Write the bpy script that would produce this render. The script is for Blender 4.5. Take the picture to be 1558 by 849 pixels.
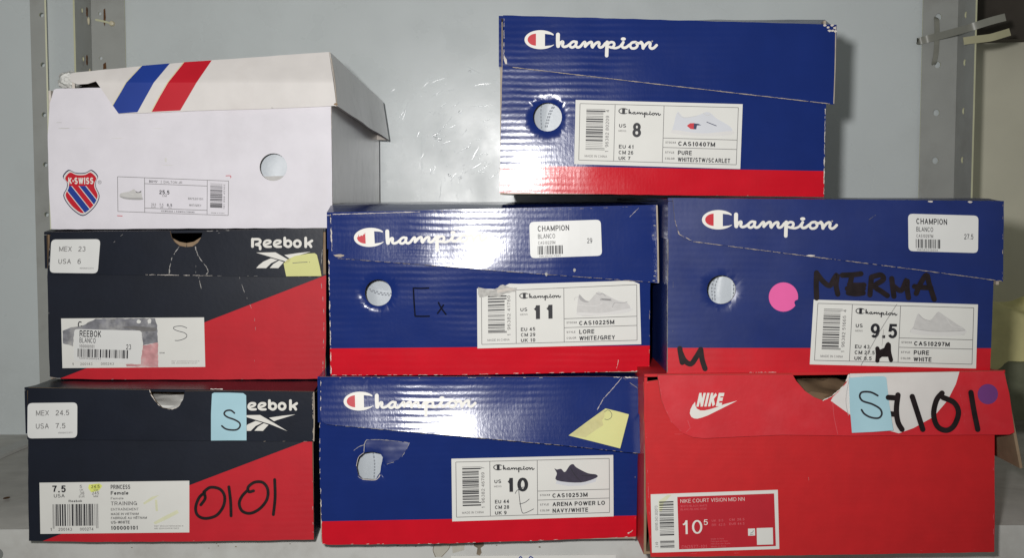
import bpy, bmesh, math, random
from mathutils import Vector, Matrix, noise as mnoise
from mathutils.bvhtree import BVHTree

for _o in list(bpy.data.objects): bpy.data.objects.remove(_o)
SC = bpy.context.scene
COL = SC.collection

# ------------------------------------------------------------------ camera
FPX, PITCH = 1846.0, math.atan(124.5/1846.0)
CAM = Vector((0.0, -0.80, 0.231))
cam_d = bpy.data.cameras.new('camera'); cam = bpy.data.objects.new('camera', cam_d); COL.objects.link(cam)
cam.location = CAM; cam.rotation_euler = (math.pi/2-PITCH, 0, 0)
cam_d.sensor_width = 36.0; cam_d.lens = 36.0*FPX/1558.0; cam_d.clip_start = 0.01; cam_d.clip_end = 50
SC.camera = cam
SC.render.resolution_x, SC.render.resolution_y = 1024, 559
SC.view_settings.view_transform = 'Standard'; SC.view_settings.look = 'None'
SC.view_settings.exposure = 0.0; SC.view_settings.gamma = 1.0
SC.cycles.use_denoising = True
SC.cycles.max_bounces = 6

# ------------------------------------------------------------------ dim room + the camera's flash
W = bpy.data.worlds.new('World'); SC.world = W; W.use_nodes = True
bg = W.node_tree.nodes['Background']; bg.inputs[0].default_value = (0.97, 1.0, 0.93, 1); bg.inputs[1].default_value = 0.125
fl = bpy.data.lights.new('flash', 'SPOT'); flash = bpy.data.objects.new('flash', fl); COL.objects.link(flash)
fl.energy = 21.5; fl.shadow_soft_size = 0.011; fl.spot_size = math.radians(96); fl.spot_blend = 1.0; fl.color = (1.0, 0.985, 0.965)
flash.location = CAM + Vector((-0.036, 0.01, 0.036))
flash.rotation_euler = (Vector((-0.07, 0.05, 0.30)) - flash.location).to_track_quat('-Z', 'Y').to_euler()

# ------------------------------------------------------------------ materials
def lin(r, g, b, k=1.0):
    f = lambda c: ((c/255)/12.92 if c/255 <= 0.04045 else ((c/255+0.055)/1.055)**2.4)*k
    return (f(r), f(g), f(b), 1)
MATS = {}
def mat(name, col, rough=0.5, spec=0.5, mottle=0.06, mscale=60, bump=0.0, bscale=300, ripple=0.0, rdist=0.0042, rvar=0.0, streak=0.0, metal=0.0, dirt=None, dirt_amt=0.0, dscale=14, coat=0.0):
    m = bpy.data.materials.new(name); m.use_nodes = True; MATS[name] = m
    nt = m.node_tree; N = nt.nodes; L = nt.links
    p = N['Principled BSDF']; p.inputs['Roughness'].default_value = rough; p.inputs['Metallic'].default_value = metal
    p.inputs['Specular IOR Level'].default_value = spec
    if coat: p.inputs['Coat Weight'].default_value = coat; p.inputs['Coat Roughness'].default_value = 0.18
    tc = N.new('ShaderNodeTexCoord')
    n1 = N.new('ShaderNodeTexNoise'); n1.inputs['Scale'].default_value = mscale; n1.inputs['Detail'].default_value = 5
    L.new(tc.outputs['Object'], n1.inputs['Vector'])
    mr = N.new('ShaderNodeMapRange'); mr.inputs[1].default_value = 0.3; mr.inputs[2].default_value = 0.7
    mr.inputs[3].default_value = 1-mottle; mr.inputs[4].default_value = 1+mottle
    L.new(n1.outputs['Fac'], mr.inputs[0])
    hv = N.new('ShaderNodeHueSaturation'); hv.inputs['Color'].default_value = col
    L.new(mr.outputs[0], hv.inputs['Value'])
    out = hv.outputs['Color']
    if dirt:
        n3 = N.new('ShaderNodeTexNoise'); n3.inputs['Scale'].default_value = dscale; n3.inputs['Detail'].default_value = 8; n3.inputs['Roughness'].default_value = 0.65
        L.new(tc.outputs['Object'], n3.inputs['Vector'])
        m3 = N.new('ShaderNodeMapRange'); m3.inputs[1].default_value = 0.5; m3.inputs[2].default_value = 0.75; m3.inputs[3].default_value = 0; m3.inputs[4].default_value = dirt_amt
        L.new(n3.outputs['Fac'], m3.inputs[0])
        mx = N.new('ShaderNodeMix'); mx.data_type = 'RGBA'; L.new(m3.outputs[0], mx.inputs['Factor'])
        L.new(out, mx.inputs['A']); mx.inputs['B'].default_value = dirt; out = mx.outputs['Result']
    L.new(out, p.inputs['Base Color'])
    if rvar:
        n4 = N.new('ShaderNodeTexNoise'); n4.inputs['Scale'].default_value = 25; n4.inputs['Detail'].default_value = 6
        L.new(tc.outputs['Object'], n4.inputs['Vector'])
        m4 = N.new('ShaderNodeMapRange'); m4.inputs[1].default_value = 0.3; m4.inputs[2].default_value = 0.7
        m4.inputs[3].default_value = max(0.02, rough-rvar); m4.inputs[4].default_value = rough+rvar
        L.new(n4.outputs['Fac'], m4.inputs[0]); L.new(m4.outputs[0], p.inputs['Roughness'])
    hgt = None
    def addh(sock, amt):
        nonlocal hgt
        mm = N.new('ShaderNodeMath'); mm.operation = 'MULTIPLY'; L.new(sock, mm.inputs[0]); mm.inputs[1].default_value = amt
        if hgt is None: hgt = mm.outputs[0]
        else:
            a = N.new('ShaderNodeMath'); a.operation = 'ADD'; L.new(hgt, a.inputs[0]); L.new(mm.outputs[0], a.inputs[1]); hgt = a.outputs[0]
    if ripple:
        sp = N.new('ShaderNodeSeparateXYZ'); L.new(tc.outputs['Object'], sp.inputs[0])
        nd = N.new('ShaderNodeTexNoise'); nd.inputs['Scale'].default_value = 22; nd.inputs['Detail'].default_value = 2
        L.new(tc.outputs['Object'], nd.inputs['Vector'])
        md = N.new('ShaderNodeMath'); md.operation = 'MULTIPLY_ADD'; L.new(nd.outputs['Fac'], md.inputs[0]); md.inputs[1].default_value = 0.0035
        L.new(sp.outputs['Z'], md.inputs[2])
        k = N.new('ShaderNodeMath'); k.operation = 'MULTIPLY'; L.new(md.outputs[0], k.inputs[0]); k.inputs[1].default_value = 2*math.pi/rdist
        s = N.new('ShaderNodeMath'); s.operation = 'SINE'; L.new(k.outputs[0], s.inputs[0])
        # amplitude varies from place to place
        na = N.new('ShaderNodeTexNoise'); na.inputs['Scale'].default_value = 18; L.new(tc.outputs['Object'], na.inputs['Vector'])
        ma = N.new('ShaderNodeMapRange'); ma.inputs[1].default_value = 0.38; ma.inputs[2].default_value = 0.68; L.new(na.outputs['Fac'], ma.inputs[0])
        am = N.new('ShaderNodeMath'); am.operation = 'MULTIPLY'; L.new(s.outputs[0], am.inputs[0]); L.new(ma.outputs[0], am.inputs[1])
        addh(am.outputs[0], ripple)
    if streak:
        mp = N.new('ShaderNodeMapping'); mp.inputs['Scale'].default_value = (900, 900, 60); L.new(tc.outputs['Object'], mp.inputs[0])
        ns = N.new('ShaderNodeTexNoise'); ns.inputs['Scale'].default_value = 1.0; ns.inputs['Detail'].default_value = 2
        L.new(mp.outputs[0], ns.inputs['Vector']); addh(ns.outputs['Fac'], streak)
    if bump:
        n2 = N.new('ShaderNodeTexNoise'); n2.inputs['Scale'].default_value = bscale; n2.inputs['Detail'].default_value = 4
        L.new(tc.outputs['Object'], n2.inputs['Vector']); addh(n2.outputs['Fac'], bump)
    if hgt is not None:
        b = N.new('ShaderNodeBump'); b.inputs['Strength'].default_value = 1.0; b.inputs['Distance'].default_value = 1.0
        L.new(hgt, b.inputs['Height']); L.new(b.outputs[0], p.inputs['Normal'])
    return m

M = MATS
GL = dict(rough=0.165, spec=0.22, ripple=0.00003, streak=0.000014, rvar=0.03, mottle=0.05, bump=0.00003, bscale=500)
mat('blue_gloss', lin(26, 46, 112), **GL)
mat('red_gloss', lin(206, 22, 40), **GL)
mat('blue_satin', lin(25, 44, 108), rough=0.34, ripple=0.00002, mottle=0.07, rvar=0.06, bump=0.00003)
mat('red_satin', lin(204, 22, 38), rough=0.36, ripple=0.00002, mottle=0.06, rvar=0.06, bump=0.00003)
mat('navy_matte', lin(22, 27, 40), rough=0.42, mottle=0.14, mscale=40, bump=0.00004, dirt=lin(58, 62, 72), dirt_amt=0.1, spec=0.35)
mat('navy_lid', lin(22, 27, 40), rough=0.36, mottle=0.14, mscale=40, bump=0.00004, dirt=lin(62, 66, 76), dirt_amt=0.12, spec=0.35)
mat('red_matte', lin(196, 24, 40), rough=0.55, mottle=0.06, bump=0.00004, ripple=0.00001, spec=0.35)
mat('red_nike', lin(202, 28, 34), rough=0.55, mottle=0.05, mscale=90, bump=0.00005, ripple=0.000012, rdist=0.0032, spec=0.35, dirt=lin(150, 24, 30), dirt_amt=0.25)
mat('red_nike_lid', lin(208, 34, 46), rough=0.4, mottle=0.06, mscale=70, bump=0.00006, spec=0.55, dirt=lin(224, 84, 92), dirt_amt=0.35, dscale=22)
mat('white_box', lin(231, 227, 234), rough=0.46, mottle=0.035, bump=0.00005, bscale=420, ripple=0.000006, dirt=lin(196, 190, 192), dirt_amt=0.35, dscale=10, spec=0.35)
mat('white_lid', lin(228, 223, 220), rough=0.5, mottle=0.04, bump=0.00005, dirt=lin(202, 192, 186), dirt_amt=0.4, dscale=16, spec=0.35)
mat('white_side', lin(238, 234, 229), rough=0.26, mottle=0.06, mscale=30, bump=0.00003, dirt=lin(176, 172, 168), dirt_amt=0.6, dscale=28, spec=0.5)
mat('card_inner', lin(150, 128, 104), rough=0.8, mottle=0.12, mscale=120, bump=0.0001, spec=0.2)
mat('card_grey', lin(176, 164, 150), rough=0.8, mottle=0.12, mscale=160, bump=0.0001, spec=0.2)
mat('card_torn', lin(212, 204, 196), rough=0.8, mottle=0.12, mscale=300, bump=0.0001, spec=0.2)
mat('label_paper', lin(228, 227, 222), rough=0.55, mottle=0.02, bump=0.00003, bscale=900, spec=0.3)
mat('label_smudged', lin(214, 212, 204), rough=0.6, mottle=0.04, spec=0.3)
mat('sticker_paper', lin(228, 228, 226), rough=0.4, mottle=0.02, bump=0.00002, spec=0.4)
mat('smudge_grey', lin(128, 128, 134), rough=0.6, mottle=0.35, mscale=190, spec=0.3, dirt=lin(196, 194, 190), dirt_amt=0.8, dscale=70)
mat('smudge_red', lin(206, 150, 152), rough=0.6, mottle=0.2, mscale=190, spec=0.3, dirt=lin(216, 212, 206), dirt_amt=0.8, dscale=90)
mat('torn_paper', lin(186, 184, 180), rough=0.7, mottle=0.2, mscale=400, spec=0.2)
mat('ink_black', lin(38, 38, 44), rough=0.5, mottle=0.1, mscale=400, spec=0.3)
mat('ink_grey', lin(118, 116, 116), rough=0.5, mottle=0.1, mscale=400, spec=0.3)
mat('ink_pale', lin(166, 163, 160), rough=0.5, mottle=0.1, mscale=400, spec=0.3)
mat('ink_pink', lin(212, 96, 104), rough=0.5, mottle=0.06, spec=0.3)
mat('ink_red', lin(200, 26, 44), rough=0.45, mottle=0.05, spec=0.35)
mat('ink_blue', lin(32, 62, 150), rough=0.45, mottle=0.05, spec=0.35)
mat('ink_navy', lin(30, 40, 80), rough=0.45, mottle=0.05, spec=0.35)
mat('ink_white', lin(234, 231, 224), rough=0.4, mottle=0.02, spec=0.35)
mat('ink_cream', lin(222, 214, 150), rough=0.5, mottle=0.04, spec=0.35)
mat('label_red', lin(190, 34, 48), rough=0.5, mottle=0.05, spec=0.3)
mat('highlighter', lin(226, 232, 120), rough=0.5, mottle=0.1, mscale=200, spec=0.3)
mat('highlighter_faint', lin(222, 222, 190), rough=0.55, mottle=0.06, mscale=120, spec=0.3)
mat('marker', lin(34, 25, 27), rough=0.34, mottle=0.4, mscale=150, spec=0.35)
mat('marker_worn', lin(14, 18, 40), rough=0.7, mottle=0.4, mscale=150, spec=0.08)
mat('pen', lin(62, 62, 70), rough=0.5, mottle=0.1, spec=0.3)
mat('note_yellow', lin(222, 222, 152), rough=0.6, mottle=0.03, bump=0.00004, bscale=700, spec=0.25)
mat('note_glue', lin(202, 196, 134), rough=0.5, mottle=0.1, mscale=160, bump=0.00012, bscale=400, spec=0.4)
mat('note_blue', lin(172, 210, 222), rough=0.55, mottle=0.03, bump=0.00003, bscale=700, spec=0.3)
mat('dot_pink', lin(236, 100, 168), rough=0.55, mottle=0.04, spec=0.3)
mat('dot_purple', lin(116, 60, 128), rough=0.55, mottle=0.05, spec=0.3)
mat('photo_pale', lin(222, 220, 218), rough=0.55, mottle=0.03, spec=0.3)
mat('photo_light', lin(206, 204, 202), rough=0.55, mottle=0.05, mscale=300, spec=0.3)
mat('photo_mid', lin(176, 174, 174), rough=0.55, mottle=0.06, mscale=300, spec=0.3)
mat('photo_dark', lin(120, 118, 120), rough=0.55, mottle=0.06, spec=0.3)
mat('photo_navy', lin(60, 54, 72), rough=0.55, mottle=0.14, mscale=300, spec=0.3)
mat('photo_white', lin(214, 216, 222), rough=0.55, mottle=0.02, spec=0.3)
mat('metal_paint', lin(186, 194, 194), rough=0.5, mottle=0.05, mscale=12, bump=0.00006, bscale=160, spec=0.4, dirt=lin(150, 152, 148), dirt_amt=0.3, dscale=7)
mat('upright_paint', lin(176, 178, 174), rough=0.5, mottle=0.06, mscale=30, bump=0.00006, spec=0.4, dirt=lin(130, 124, 116), dirt_amt=0.4, dscale=20)
mat('upright_edge', lin(214, 214, 180), rough=0.4, mottle=0.05, spec=0.5)
mat('wall_film', lin(224, 231, 232), rough=0.3, mottle=0.03, mscale=8, bump=0.00003, bscale=90, spec=0.6, rvar=0.06, dirt=lin(186, 190, 190), dirt_amt=0.3, dscale=5)
mat('film_ridge', lin(238, 243, 245), rough=0.16, spec=1.0, mottle=0.03)
mat('shelf_top', lin(206, 204, 198), rough=0.6, mottle=0.1, mscale=40, bump=0.00006, dirt=lin(160, 154, 146), dirt_amt=0.5, dscale=16, spec=0.3)
mat('shelf_lip', lin(206, 206, 202), rough=0.5, mottle=0.05, mscale=30, bump=0.00006, dirt=lin(160, 154, 146), dirt_amt=0.45, dscale=24, spec=0.4)
mat('rust', lin(108, 76, 50), rough=0.85, mottle=0.3, mscale=300, spec=0.2)
mat('stain', lin(128, 116, 100), rough=0.7, mottle=0.3, mscale=200, spec=0.2)
mat('residue', lin(190, 186, 174), rough=0.3, mottle=0.1, mscale=80, spec=0.5)
mat('bolt_cream', lin(226, 216, 186), rough=0.4, mottle=0.05, spec=0.5)
mat('strap_grey', lin(150, 150, 140), rough=0.35, mottle=0.06, spec=0.5)
mat('strap_cream', lin(190, 186, 152), rough=0.4, mottle=0.06, spec=0.5)
mat('far_wall_paint', lin(236, 232, 212), rough=0.7, mottle=0.08, mscale=10, bump=0.0002, bscale=60, spec=0.3)
mat('dark_board', lin(78, 72, 66), rough=0.7, mottle=0.2, mscale=20, spec=0.2)
mat('cloth_yellow', lin(236, 228, 168), rough=0.8, mottle=0.12, mscale=40, bump=0.0004, bscale=150, spec=0.2)
mat('cloth_green', lin(132, 134, 112), rough=0.85, mottle=0.15, mscale=40, bump=0.0004, bscale=150, spec=0.2)
mat('shoe_leather', lin(200, 207, 214), rough=0.4, mottle=0.03, bump=0.00008, bscale=500, spec=0.45)
mat('shoe_sole', lin(226, 226, 220), rough=0.5, mottle=0.04, spec=0.4)
mat('thread', lin(172, 177, 185), rough=0.6, mottle=0.05, spec=0.3)
mat('tissue', lin(224, 224, 220), rough=0.6, mottle=0.08, mscale=60, bump=0.0003, bscale=120, spec=0.3)
mat('brown_paper', lin(136, 112, 88), rough=0.8, mottle=0.15, mscale=60, bump=0.0004, bscale=100, spec=0.2)

# ------------------------------------------------------------------ rays, surfaces
FWD = Vector((0, math.cos(PITCH), -math.sin(PITCH))); UP = Vector((0, math.sin(PITCH), math.cos(PITCH)))
def ray(px, py): return Vector((1, 0, 0))*((px-779)/FPX) + UP*((424.5-py)/FPX) + FWD
def at_y(px, py, y):
    d = ray(px, py); return CAM + d*((y-CAM.y)/d.y)

class Frame:
    """local axes of a thing: x right, y into its depth, z up; origin in the world"""
    def __init__(s, origin, yaw=0, tilt=0, roll=0):
        s.m = Matrix.Translation(origin) @ Matrix.Rotation(math.radians(yaw), 4, 'Z') @ Matrix.Rotation(math.radians(tilt), 4, 'X') @ Matrix.Rotation(math.radians(roll), 4, 'Y')
        s.i = s.m.inverted(); s.c = s.i @ CAM; s.r = s.i.to_3x3()
class Surf:
    """front surface of a frame at y = -(w + warp(x,z)); pt() gives the local point seen at a pixel of the photograph"""
    def __init__(s, fr, w=0.0, warp=None): s.fr, s.w, s.warp = fr, w, warp
    def pt(s, px, py, dw=0.0):
        d = s.fr.r @ ray(px, py); c = s.fr.c; off = s.w + dw
        for _ in range(4 if s.warp else 1):
            t = (-off - c.y)/d.y; q = c + d*t
            if s.warp: off = s.w + dw + s.warp(q.x, q.z)
        return q

def link(name, bm_or_me, mats, parent=None, smooth=None, label=None):
    if isinstance(bm_or_me, bmesh.types.BMesh):
        me = bpy.data.meshes.new(name); bm_or_me.to_mesh(me); bm_or_me.free()
    else: me = bm_or_me
    for m in mats: me.materials.append(M[m] if isinstance(m, str) else m)
    if smooth is not None:
        for p in me.polygons: p.use_smooth = True
        me.set_sharp_from_angle(angle=math.radians(smooth))
    o = bpy.data.objects.new(name, me); COL.objects.link(o)
    if parent: o.parent = parent
    if label: o['label'] = label
    return o
def tag(o, label, cat, group=None):
    o['label'] = label; o['category'] = cat
    if group: o['group'] = group
    return o
def thing(name, fr, label, cat, group=None):
    o = bpy.data.objects.new(name, None); COL.objects.link(o); o.empty_display_size = 0.03
    o.matrix_world = fr.m if isinstance(fr, Frame) else Matrix.Translation(fr)
    return tag(o, label, cat, group)
def struct(o, kind='structure'): o['kind'] = kind; return o

def fill2d(loops):
    bm = bmesh.new(); ed = []
    for lp in loops:
        vs = [bm.verts.new((x, -y, 0)) for x, y in lp]
        for i in range(len(vs)): ed.append(bm.edges.new((vs[i], vs[(i+1) % len(vs)])))
    bmesh.ops.triangle_fill(bm, use_beauty=True, use_dissolve=False, edges=ed)
    for f in bm.faces:
        if f.normal.z < 0: f.normal_flip()
    return bm
def cut(bm, p, q):
    """bisect a px-space sheet by the line p-q"""
    d = Vector((q[0]-p[0], -(q[1]-p[1]), 0)); n = Vector((-d.y, d.x, 0)).normalized()
    bmesh.ops.bisect_plane(bm, geom=bm.verts[:]+bm.edges[:]+bm.faces[:], plane_co=(p[0], -p[1], 0), plane_no=n, dist=1e-4)
    return n
def grid_cut(bm, step):
    xs = [v.co.x for v in bm.verts]; ys = [-v.co.y for v in bm.verts]
    x = math.floor(min(xs)/step)*step+step
    while x < max(xs): cut(bm, (x, 0), (x, 10)); x += step
    y = math.floor(min(ys)/step)*step+step
    while y < max(ys): cut(bm, (0, y), (10, y)); y += step
def catmull(p, n=6, closed=False):
    if len(p) < 3: return [Vector(a) for a in p]
    P = [Vector(a) for a in p]; out = []; k = len(P)
    for i in range(k if closed else k-1):
        g = lambda j: P[j % k] if closed else P[min(max(j, 0), k-1)]
        a, b, c, d = g(i-1), g(i), g(i+1), g(i+2)
        for j in range(n):
            t = j/n
            out.append(0.5*((2*b)+(c-a)*t+(2*a-5*b+4*c-d)*t*t+(3*b-a-3*c+d)*t**3))
    if not closed: out.append(P[-1])
    return out
def circle(cx, cy, rx, ry=None, n=28, a0=0, a1=2*math.pi):
    ry = ry or rx; full = abs(a1-a0-2*math.pi) < 1e-6
    return [(cx+rx*math.cos(a0+(a1-a0)*i/(n if full else n-1)), cy+ry*math.sin(a0+(a1-a0)*i/(n if full else n-1))) for i in range(n)]
def rounded(c, r):
    """round the corners of a quad given in pixels"""
    out = []; n = len(c); C = [Vector(a) for a in c]
    for i in range(n):
        a, b, d = C[i-1], C[i], C[(i+1) % n]
        p0 = b+(a-b).normalized()*r; p1 = b+(d-b).normalized()*r
        for j in range(5):
            t = j/4; out.append(tuple((1-t)**2*p0+2*t*(1-t)*b+t*t*p1))
    return out
def wobble(pts, amp, seed=0, step=9):
    """an uneven, hand-worn outline from straight edges"""
    R = random.Random(seed); out = []; n = len(pts)
    for i in range(n):
        a, b = Vector(pts[i]), Vector(pts[(i+1) % n]); L = (b-a).length; k = max(1, int(L/step)); nn = Vector((-(b-a).y, (b-a).x)).normalized()
        for j in range(k):
            out.append(tuple(a.lerp(b, j/k)+(nn*R.uniform(-amp, amp) if j else Vector((0, 0)))))
    return out
def crop(ox, oy, s):
    return lambda pts: [(ox+x/s, oy+y/s) for x, y in pts]

# ---- lettering: a plain grotesque drawn with strokes (no font file); x,y in 0..1 of the glyph box, cap height 1
_A = lambda cx, cy, rx, ry, a0, a1, n=9: [(cx+rx*math.cos(math.radians(a0+(a1-a0)*i/(n-1))), cy+ry*math.sin(math.radians(a0+(a1-a0)*i/(n-1)))) for i in range(n)]
_O = lambda cx=.5, cy=.5, rx=.5, ry=.5: _A(cx, cy, rx, ry, 90, 450, 21)
GLYPH = {
 'A': (.74, [[(0, 0), (.5, 1)], [(.5, 1), (1, 0)], [(.2, .36), (.8, .36)]]),
 'B': (.66, [[(0, 0), (0, 1)], [(0, 1), (.55, 1)]+_A(.6, .76, .34, .24, 90, -90)+[(0, .52)], [(0, .52), (.58, .52)]+_A(.62, .26, .38, .26, 90, -90)+[(0, 0)]]),
 'C': (.72, [_A(.5, .5, .5, .5, 40, 320, 17)]), 'D': (.70, [[(0, 0), (0, 1)], [(0, 1), (.45, 1)]+_A(.45, .5, .55, .5, 90, -90, 13)+[(0, 0)]]),
 'E': (.60, [[(0, 0), (0, 1)], [(0, 1), (1, 1)], [(0, .53), (.92, .53)], [(0, 0), (1, 0)]]), 'F': (.58, [[(0, 0), (0, 1)], [(0, 1), (1, 1)], [(0, .52), (.88, .52)]]),
 'G': (.76, [_A(.5, .5, .5, .5, 42, 335, 17), [(1, .28), (1, .48)], [(.55, .48), (1, .48)], [(1, 0), (1, .48)]]), 'H': (.70, [[(0, 0), (0, 1)], [(1, 0), (1, 1)], [(0, .52), (1, .52)]]),
 'I': (.13, [[(.5, 0), (.5, 1)]]), 'J': (.52, [[(1, 1), (1, .3)]+_A(.5, .3, .5, .3, 0, -180)]), 'K': (.70, [[(0, 0), (0, 1)], [(0, .34), (.95, 1)], [(.36, .58), (1, 0)]]),
 'L': (.56, [[(0, 0), (0, 1)], [(0, 0), (1, 0)]]), 'M': (.84, [[(0, 0), (0, 1)], [(0, 1), (.5, .06)], [(.5, .06), (1, 1)], [(1, 0), (1, 1)]]), 'N': (.70, [[(0, 0), (0, 1)], [(0, 1), (1, 0)], [(1, 0), (1, 1)]]),
 'O': (.78, [_O()]), 'P': (.64, [[(0, 0), (0, 1)], [(0, 1), (.6, 1)]+_A(.64, .72, .36, .28, 90, -90)+[(0, .44)]]), 'Q': (.78, [_O(), [(.6, .25), (1, -.05)]]),
 'R': (.68, [[(0, 0), (0, 1)], [(0, 1), (.6, 1)]+_A(.64, .74, .34, .26, 90, -90)+[(0, .48)], [(.62, .48), (1, 0)]]),
 'S': (.66, [_A(.5, .745, .46, .255, 25, 250, 12)+_A(.5, .255, .5, .255, 75, -160, 12)]), 'T': (.62, [[(0, 1), (1, 1)], [(.5, 0), (.5, 1)]]), 'U': (.68, [[(0, 1), (0, .36)]+_A(.5, .36, .5, .36, 180, 360, 11)+[(1, 1)]]),
 'V': (.68, [[(0, 1), (.5, 0)], [(.5, 0), (1, 1)]]), 'W': (.98, [[(0, 1), (.25, 0)], [(.25, 0), (.5, 1)], [(.5, 1), (.75, 0)], [(.75, 0), (1, 1)]]), 'X': (.68, [[(0, 0), (1, 1)], [(0, 1), (1, 0)]]), 'Y': (.68, [[(0, 1), (.5, .45)], [(1, 1), (.5, .45)], [(.5, 0), (.5, .45)]]), 'Z': (.62, [[(0, 1), (1, 1)], [(1, 1), (0, 0)], [(0, 0), (1, 0)]]),
 '0': (.56, [_O()]), '1': (.40, [[(.72, 0), (.72, 1)], [(.05, .72), (.45, .78), (.72, 1)]]), '2': (.56, [_A(.5, .70, .48, .30, 170, -20, 10)+[(.55, .36), (.12, .12), (.0, 0)], [(0, 0), (1, 0)]]),
 '3': (.56, [_A(.48, .745, .44, .255, 155, -75, 10), _A(.48, .27, .52, .27, 78, -160, 11)]), '4': (.58, [[(.74, 0), (.74, 1)], [(.74, 1), (0, .28)], [(0, .28), (1, .28)]]),
 '5': (.56, [[(.9, 1), (.18, 1)], [(.18, 1), (.06, .5)], [(.06, .5)]+_A(.48, .33, .52, .33, 130, -155, 12)]), '6': (.56, [_O(.5, .32, .5, .32), _A(.55, .5, .55, .5, 50, 200, 10)]),
 '7': (.54, [[(0, 1), (1, 1)], [(1, 1), (.55, .5), (.36, 0)]]), '8': (.56, [_O(.5, .755, .42, .245), _O(.5, .265, .5, .265)]), '9': (.56, [_O(.5, .68, .5, .32), _A(.45, .5, .55, .5, -130, 20, 10)]),
 '.': (.12, [[(.5, 0), (.5, .02)]]), '/': (.40, [[(0, -.05), (1, 1.05)]]), '-': (.34, [[(0, .38), (1, .38)]]), '|': (.10, [[(.5, -.2), (.5, 1.1)]]), '#': (.56, [[(.2, 0), (.4, 1)], [(.6, 0), (.8, 1)], [(0, .33), (1, .33)], [(0, .67), (1, .67)]]), "'": (.10, [[(.5, .7), (.5, 1)]]), '·': (.12, [[(.5, .42), (.5, .52)]]),
 'a': (.52, [_O(.45, .32, .45, .32), [(.92, 0), (.92, .66)]]), 'b': (.54, [_O(.5, .33, .5, .33), [(0, 0), (0, 1)]]), 'c': (.50, [_A(.5, .33, .5, .33, 45, 315, 13)]), 'd': (.54, [_O(.5, .33, .5, .33), [(1, 0), (1, 1)]]), 'e': (.54, [[(0, .34), (1, .34)]+_A(.5, .33, .5, .33, 5, 320, 13)]),
 'h': (.52, [[(0, 0), (0, 1)], [(0, .4)]+_A(.5, .4, .5, .27, 170, 0, 8)+[(1, 0)]]), 'i': (.12, [[(.5, 0), (.5, .66)], [(.5, .9), (.5, .98)]]), 'k': (.50, [[(0, 0), (0, 1)], [(0, .22), (.9, .66)], [(.35, .4), (1, 0)]]), 'l': (.12, [[(.5, 0), (.5, 1)]]),
 'm': (.80, [[(0, 0), (0, .66)], [(0, .42)]+_A(.25, .42, .25, .24, 170, 0, 7)+[(.5, 0)], [(.5, .42)]+_A(.75, .42, .25, .24, 170, 0, 7)+[(1, 0)]]), 'n': (.52, [[(0, 0), (0, .66)], [(0, .4)]+_A(.5, .4, .5, .26, 170, 0, 8)+[(1, 0)]]), 'o': (.56, [_O(.5, .33, .5, .33)]),
 'q': (.54, [_O(.5, .33, .5, .33), [(1, -.28), (1, .66)]]), 'r': (.34, [[(0, 0), (0, .66)], [(0, .4), (.3, .62), (1, .66)]]), 's': (.46, [_A(.5, .49, .45, .17, 25, 250, 9)+_A(.5, .16, .5, .16, 75, -160, 9)]), 't': (.32, [[(.4, .12), (.4, .9)], [(0, .64), (1, .64)], [(.4, .14), (.55, .02), (1, .02)]]), 'u': (.52, [[(0, .66), (0, .26)]+_A(.5, .26, .5, .26, 180, 360, 8)+[(1, .66)]]),
}
_B = {'Î': 'I', 'É': 'E', 'Ê': 'E'}
_TXT = {}
def text_mesh(s, bold=0.0):
    """vertices (x, y, layer) and faces of a line of text, cap height 1"""
    key = (s, bold)
    if key in _TXT: return _TXT[key]
    wt = max(.07, .125+bold*3.0); vs, fs = [], []; x = 0.0; layer = 0
    for ch in s:
        if ch == ' ': x += .34; continue
        base = _B.get(ch, ch); w, strokes = GLYPH.get(base, GLYPH['-']); strokes = list(strokes)
        if ch == 'É': strokes.append([(.4, 1.14), (.65, 1.28)])
        if ch in 'ÎÊ': strokes += [[(.5, 1.26), (.1, 1.14)], [(.5, 1.26), (.9, 1.14)]]
        w = max(w, wt*1.02); mp = lambda p: Vector((x+wt/2+p[0]*(w-wt), wt/2+p[1]*(1-wt)))
        for st in strokes:
            P = []
            for p in st:
                q = mp(p)
                if not P or (q-P[-1]).length > 1e-4: P.append(q)
            if len(P) < 2: continue
            layer += 1; closed = (P[0]-P[-1]).length < 1e-3; ext = wt/2 if len(st) == 2 else 0
            L = []; k = len(P)
            for i, p in enumerate(P):
                a, b = P[max(i-1, 0)], P[min(i+1, k-1)]
                if closed and i in (0, k-1): a, b = P[k-2], P[1]
                d = (b-a).normalized(); nn = Vector((-d.y, d.x)); q = p.copy()
                m = 1.0
                if 0 < i < k-1:
                    c = (P[i]-P[i-1]).normalized().dot((P[i+1]-P[i]).normalized()); m = min(1.5, 1/max(.3, math.sqrt(max(.05, (1+c)/2))))
                if i == 0 and ext: q = p-d*ext*(1 if abs(d.x) < .05 or abs(d.y) < .05 else .55)
                if i == k-1 and ext: q = p+d*ext*(1 if abs(d.x) < .05 or abs(d.y) < .05 else .55)
                L.append(len(vs)); vs.append((q.x+nn.x*wt/2*m, q.y+nn.y*wt/2*m, layer % 5)); vs.append((q.x-nn.x*wt/2*m, q.y-nn.y*wt/2*m, layer % 5))
            for i in range(k-1): fs.append((L[i]+1, L[i+1]+1, L[i+1], L[i]))
        x += w+.16-.02*(wt > .2)
    _TXT[key] = (vs, fs); return _TXT[key]
CAP = 1.0

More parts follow.
